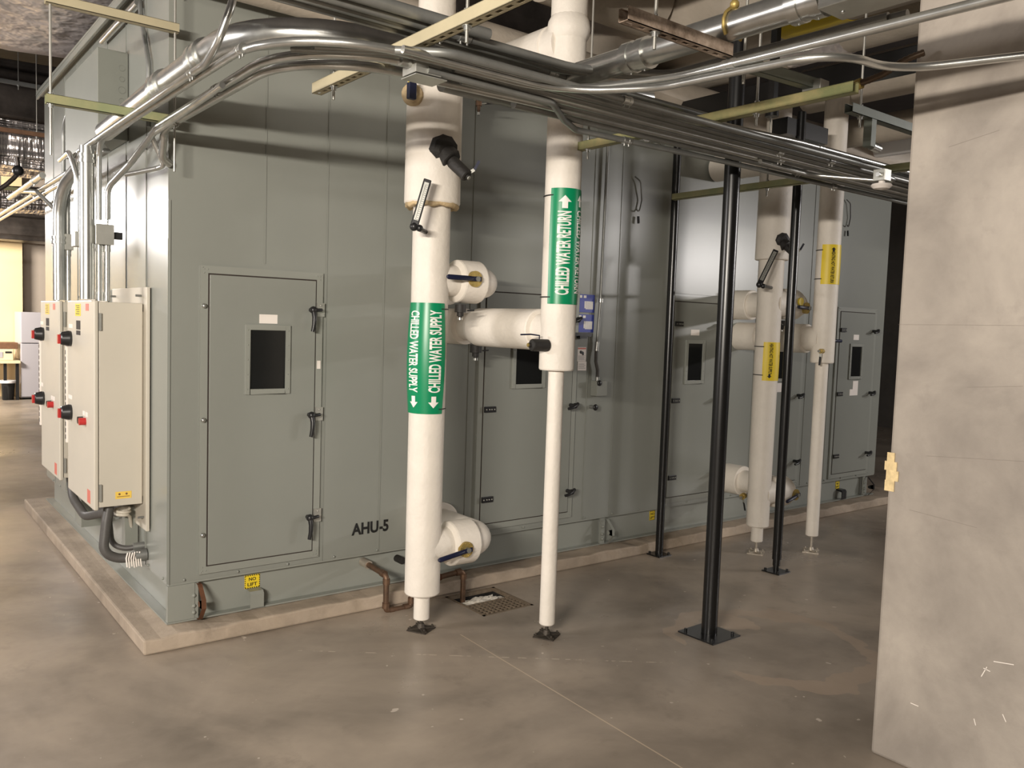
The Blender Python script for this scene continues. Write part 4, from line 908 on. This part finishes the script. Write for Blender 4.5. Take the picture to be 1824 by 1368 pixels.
# foil ducts
def duct(a, b, m, lab, name='foil_duct', wav=.02, res=14):
    bm = bmesh.new(); bmesh.ops.create_cube(bm, size=1); a, b = V(a), V(b)
    for v in bm.verts: v.co = V([a[i] if v.co[i] < 0 else b[i] for i in range(3)])
    bmesh.ops.bevel(bm, geom=bm.edges[:], offset=min((b-a))*.18, segments=3, affect='EDGES')
    bmesh.ops.subdivide_edges(bm, edges=bm.edges[:], cuts=res, use_grid_fill=True)
    for v in bm.verts: v.co += V((random.uniform(-1, 1), random.uniform(-1, 1), random.uniform(-1, 1)))*wav*.35+V((0, 0, wav*math.sin(v.co.x*7+2*math.sin(v.co.y*5))))
    me = bpy.data.meshes.new(name); bm.to_mesh(me); bm.free(); me.materials.append(M[m]); me.polygons.foreach_set('use_smooth', [True]*len(me.polygons))
    o = bpy.data.objects.new(name, me); bpy.context.collection.objects.link(o); return tag(o, lab, 'duct')
duct((-4.5, .9, 3.62), (1.3, 3.15, 4.35), 'foil', 'huge crumpled foil-wrapped duct overhead at the top left', wav=.012)
duct((-6, 5.2, 3.10), (2.6, 6.3, 3.55), 'foil2', 'pleated shiny foil duct crossing behind the unit at the left', wav=.03)
duct((-6, 8.8, 3.05), (2.8, 9.6, 3.35), 'foil2', 'lower small foil-wrapped duct farther back at the left', wav=.03)
duct((-8, 12.9, 2.92), (3.5, 13.7, 3.40), 'darkduct', 'dark duct along the top of the back wall', wav=.01)
duct((-8, 7.05, 3.75), (3.0, 8.4, 4.6), 'darkduct', 'dark broad duct behind the big foil duct', wav=.01)
duct((9.2, -.2, 1.05), (9.55, .9, 2.95), 'foil', 'vertical foil-wrapped duct beyond the far end of the unit', wav=.012)
duct((2.6, -1.9, 3.10), (3.3, -1.0, 3.2), 'foil', 'foil-wrapped duct piece above the black beam', wav=.015) if False else None
duct((5.6, -2.4, 3.5), (7.6, -1.2, 3.8), 'foil', 'small foil-wrapped duct near the column top', wav=.02)
duct((1.9, .6, 3.56), (3.3, 2.0, 4.2), 'darkduct', 'dark wrapped duct above the unit roof between the two risers', wav=.03)
p = ony(18, 233, 4.9)
strut((-3.0, 4.9, p.z-.02), (ony(86, 243, 4.9).x, 4.9, p.z-.02), 'wood', 'brown strut in front of the pleated foil duct at the left', slots=False, rods=(.97,))
p = ony(0, 143, 6.7); strut((-3.0, 6.7, p.z-.02), (1.5, 6.7, p.z-.02), 'steel_dk', 'thin grey strut under the dark ceiling at the far left', slots=False, rods=(.72, .6))
p = ony(18, 336, 7.5); strut((-3.0, 7.5, p.z-.02), (ony(60, 345, 7.5).x, 7.5, p.z-.02), 'olive', 'short olive strut low between the far foil ducts', slots=False, rods=(.9,))
cy = thing('ceiling_cable', tuple(ony(30, 320, 4.6)), 'dark drooping cable with clamp hanging by the far foil ducts', 'cable')
MB().sweep(fillet([ony(-40, 360, 4.6), ony(10, 330, 4.6), ony(34, 309, 4.6), ony(30, 280, 4.6)], .15), .02, 8).build('cable', 'darkduct', cy); MB().ball(ony(32, 304, 4.58), .05, 10).build('clamp', 'plastic', cy)

# ------------------------------------------------------------------ black steel supports
def post(x, y, r, top, lab, plate=.115, sq=False, stub=False):
    t = thing('steel_post', (x, y, 0), lab, 'steel post', None)
    z0 = .12 if stub else FZ+.008
    MB().cyl((x, y, z0), (x, y, top), r, 28).build('pole', 'black', t)
    b = MB(); R_ = Matrix.Rotation(.02, 3, 'Z'); b.obox((x, y, FZ+.004), R_ @ V((1, 0, 0)), R_ @ V((0, 1, 0)), V((0, 0, 1)), plate, plate, .004); b.build('base_plate', 'black', t)
    b = MB()
    for i in (-1, 1):
        for j in (-1, 1): b.cyl((x+i*plate*.75, y+j*plate*.75, FZ+.008), (x+i*plate*.75, y+j*plate*.75, FZ+.024), .009, 6)
    b.build('anchor_bolt', 'black', t)
    if stub: MB().stepped((x, y, FZ+.006), (0, 0, 1), [(0, .018), (.04, .018), (.04, .026), (.09, .026)], 16).build('screw_stub', 'black', t)
    return t
post(2.462, -1.489, .043, 3.25, 'thick glossy black steel post with square base plate, closest to the viewer', .12)
post(3.845, -.960, .0315, 3.2, 'slim black steel post on a screw foot in front of the hot water risers', .07, stub=True)
post(3.45, -.222, .029, 3.19, 'slim black steel post standing against the pad edge, farthest left', .065)
bm_ = thing('steel_beam', (3.53, -2, 3.25), 'black steel beam overhead running toward the viewer above the posts', 'steel beam')
MB().box((3.39, -4.5, 3.19), (3.51, -.08, 3.31)).build('beam', 'black', bm_, bevel=.006)
b2 = thing('steel_beam', (4.3, -.9, 3.2), 'short black cross beam behind the hot water supply riser', 'steel beam'); p, q = ony(1388, 240, -.9), ony(1462, 228, -.9); MB().box((p.x, -.96, p.z), (q.x, -.84, p.z+.11)).build('beam', 'black', b2)
hg = thing('pipe_hanger', (3.0, -1.0, 3.1), 'black vertical hanger bar between the beams', 'hanger'); MB().box((3.05, -1.30, 3.0), (3.09, -1.26, 3.6)).build('bar', 'black', hg); MB().cyl((3.07, -1.28, 2.98), (3.07, -1.28, 3.03), .04, 12).build('clamp', 'black', hg)

# ------------------------------------------------------------------ condensate drain trap
t = thing('condensate_drain_pipe', (1.1, -.2, 0), 'tarnished copper condensate pipe looping from the unit base into the floor drain', 'drain pipe')
s0 = ony(652, 992, .0); s1 = onz(697, 1022, .25); 
pts = [(s0.x, .04, .262), (s0.x+.01, -.18, .25), (s0.x+.01, -.235, .24), (s0.x+.01, -.24, .035), (s0.x+.20, -.25, .035), (s0.x+.20, -.25, .19), (1.655, -.195, .205), (1.70, -.19, .20), (1.70, -.19, -.03)]
pts = [V(p) for p in pts]; pts[2] = pts[1]+V((0, -.05, -.005)); pts = [pts[0], pts[2], V((pts[2].x, pts[2].y, .035)), V((pts[2].x+.17, pts[2].y-.0, .035)), V((pts[2].x+.17, pts[2].y, .165)), V((1.655, -.26, .20)), V((1.655, -.26, -.03))]
MB().sweep(fillet(pts, .028, 6), .0165, 14).build('tube', 'copper', t)
def cuff(p, d): d = V(d).normalized(); return MB().cyl(V(p)-d*.016, V(p)+d*.016, .021, 14)
for i in range(1, len(pts)-1):
    for s_, q in ((-1, pts[i-1]), (1, pts[i+1])):
        d = (q-pts[i]); cuff(pts[i]+d.normalized()*.035, d).build('fitting_cuff', 'copper', t)
MB().cyl(pts[0], pts[0]+(pts[1]-pts[0]).normalized()*.07, .026, 14).build('primer_coated_end', 'solder', t)
m_ = (pts[4]+pts[5])/2; cuff(m_, pts[5]-pts[4]).build('union', 'rust', t)
t = thing('drain_stub', (1.30, -.03, .20), 'short dark pipe stub behind the supply riser foot', 'pipe')
MB().cyl((1.345, .01, .258), (1.345, -.06, .258), .022, 16).build('stub', 'blackmatt', t)
# floor drain
t = thing('floor_drain', ((dx0+dx1)/2, (dy0+dy1)/2, 0), 'square cast-iron floor drain with perforated half grate', 'floor drain')
f = MB(); F = .018
for a, b in (((dx0, dy0), (dx1, dy0+F)), ((dx0, dy1-F), (dx1, dy1)), ((dx0, dy0), (dx0+F, dy1)), ((dx1-F, dy0), (dx1, dy1))): f.box((a[0], a[1], FZ-.02), (b[0], b[1], FZ+.001))
f.build('frame', 'grate', t)
sm_ = MB().box((dx0, dy0, -.12), (dx1, dy1, -.10)); sm_.box((dx0, dy0, -.12), (dx0+.006, dy1, FZ-.02)); sm_.box((dx1-.006, dy0, -.12), (dx1, dy1, FZ-.02)); sm_.box((dx0, dy0, -.12), (dx1, dy0+.006, FZ-.02)); sm_.box((dx0, dy1-.006, -.12), (dx1, dy1, FZ-.02)); sm_.build('sump', 'dark', t)
g = MB(); gx0, gx1, gy0, gy1 = dx0+F, dx1-F, dy0+F, dy0+.21; nx, ny = 10, 6; bw = .0085
for i in range(nx+1): 
    x = gx0+(gx1-gx0-bw)*i/nx; g.box((x, gy0, FZ-.007), (x+bw, gy1, FZ-.001))
for j in range(ny+1):
    y = gy0+(gy1-gy0-bw)*j/ny; g.box((gx0, y, FZ-.007), (gx1, y+bw, FZ-.0012))
g.build('grate', 'grate', t)
rg = bmesh.new(); bmesh.ops.create_icosphere(rg, subdivisions=4, radius=1)
for v in rg.verts:
    n_ = 1+.22*math.sin(v.co.x*9)*math.cos(v.co.y*8)+.12*random.uniform(-1, 1); v.co = V((1.76+v.co.x*.145*n_, -.315+v.co.y*.055*n_, -.005+v.co.z*.032*n_))
me = bpy.data.meshes.new('rag'); rg.to_mesh(me); rg.free(); me.materials.append(M['black_rag'])
o = bpy.data.objects.new('rag', me); bpy.context.collection.objects.link(o); tag(o, 'crumpled off-white rag stuffed in the open half of the floor drain', 'rag')

# ------------------------------------------------------------------ background kitchenette
fx0, fx1 = ony(33, 640, 13.6).x, ony(86, 640, 13.6).x; ft = ony(50, 556, 13.3).z
t = thing('refrigerator', ((fx0+fx1)/2, 13.6, 0), 'tall grey-white two-door refrigerator against the back wall', 'refrigerator')
MB().box((fx0, 13.34, .06), (fx1, 14.05, ft)).build('cabinet', 'fridge', t)
MB().box((fx0, 13.28, .08), (fx1, 13.335, ft-.58)).build('lower_door', 'fridge', t, bevel=.01); MB().box((fx0, 13.28, ft-.565), (fx1, 13.335, ft)).build('freezer_door', 'fridge', t, bevel=.01)
MB().box((fx0+.03, 13.36, FZ), (fx1-.03, 14.0, .06)).build('kick_plate', 'dark', t)
tx0, tx1 = ony(-60, 645, 13.4).x, fx0-.02; th = ony(15, 642, 13.3).z
t = thing('counter_table', ((tx0+tx1)/2, 13.6, 0), 'pale-topped counter table left of the refrigerator', 'table')
MB().box((tx0, 13.2, th-.05), (tx1, 14.0, th)).build('tabletop', 'cream', t)
for x in (tx0+.02, ony(6, 680, 13.3).x, tx1-.07): MB().box((x, 13.25, FZ), (x+.05, 13.3, th-.05)).build('leg', 'plastic', t)
mx0, mx1 = ony(-14, 630, 13.3).x, ony(24, 630, 13.3).x; mz = ony(10, 622, 13.3).z
t = thing('microwave_oven', ((mx0+mx1)/2, 13.5, th), 'cream microwave oven on the counter table', 'microwave')
MB().box((mx0, 13.3, th+.002), (mx1, 13.75, mz)).build('body', 'cream', t, bevel=.01); MB().box((mx0+.06, 13.292, th+.05), (mx1-.17, 13.3, mz-.05)).build('door_window', 'fridge', t); MB().box((mx1-.13, 13.292, mz-.07), (mx1-.03, 13.3, mz-.04)).build('display', 'ink', t)
t = MB().box((tx0, 13.35, mz+.002), (ony(32, 615, 13.35).x, 13.75, ony(10, 610, 13.35).z)); tag(t.build('wooden_tray', 'wood', None, bevel=.01), 'brown wooden tray lying on top of the microwave', 'tray')
bx0, bx1 = ony(4, 690, 13.25).x, ony(26, 690, 13.25).x
t = thing('waste_bin', ((bx0+bx1)/2, 13.4, 0), 'black waste bin with clear liner under the counter table', 'waste bin')
MB().stepped(((bx0+bx1)/2, 13.35, FZ), (0, 0, 1), [(0, .12), (.36, .15), (.36, .138), (.05, .11)], 4).build('bin', 'plastic', t); MB().stepped(((bx0+bx1)/2, 13.35, .34), (0, 0, 1), [(0, .153), (.04, .156), (.05, .14)], 12).build('liner', 'pvc', t)
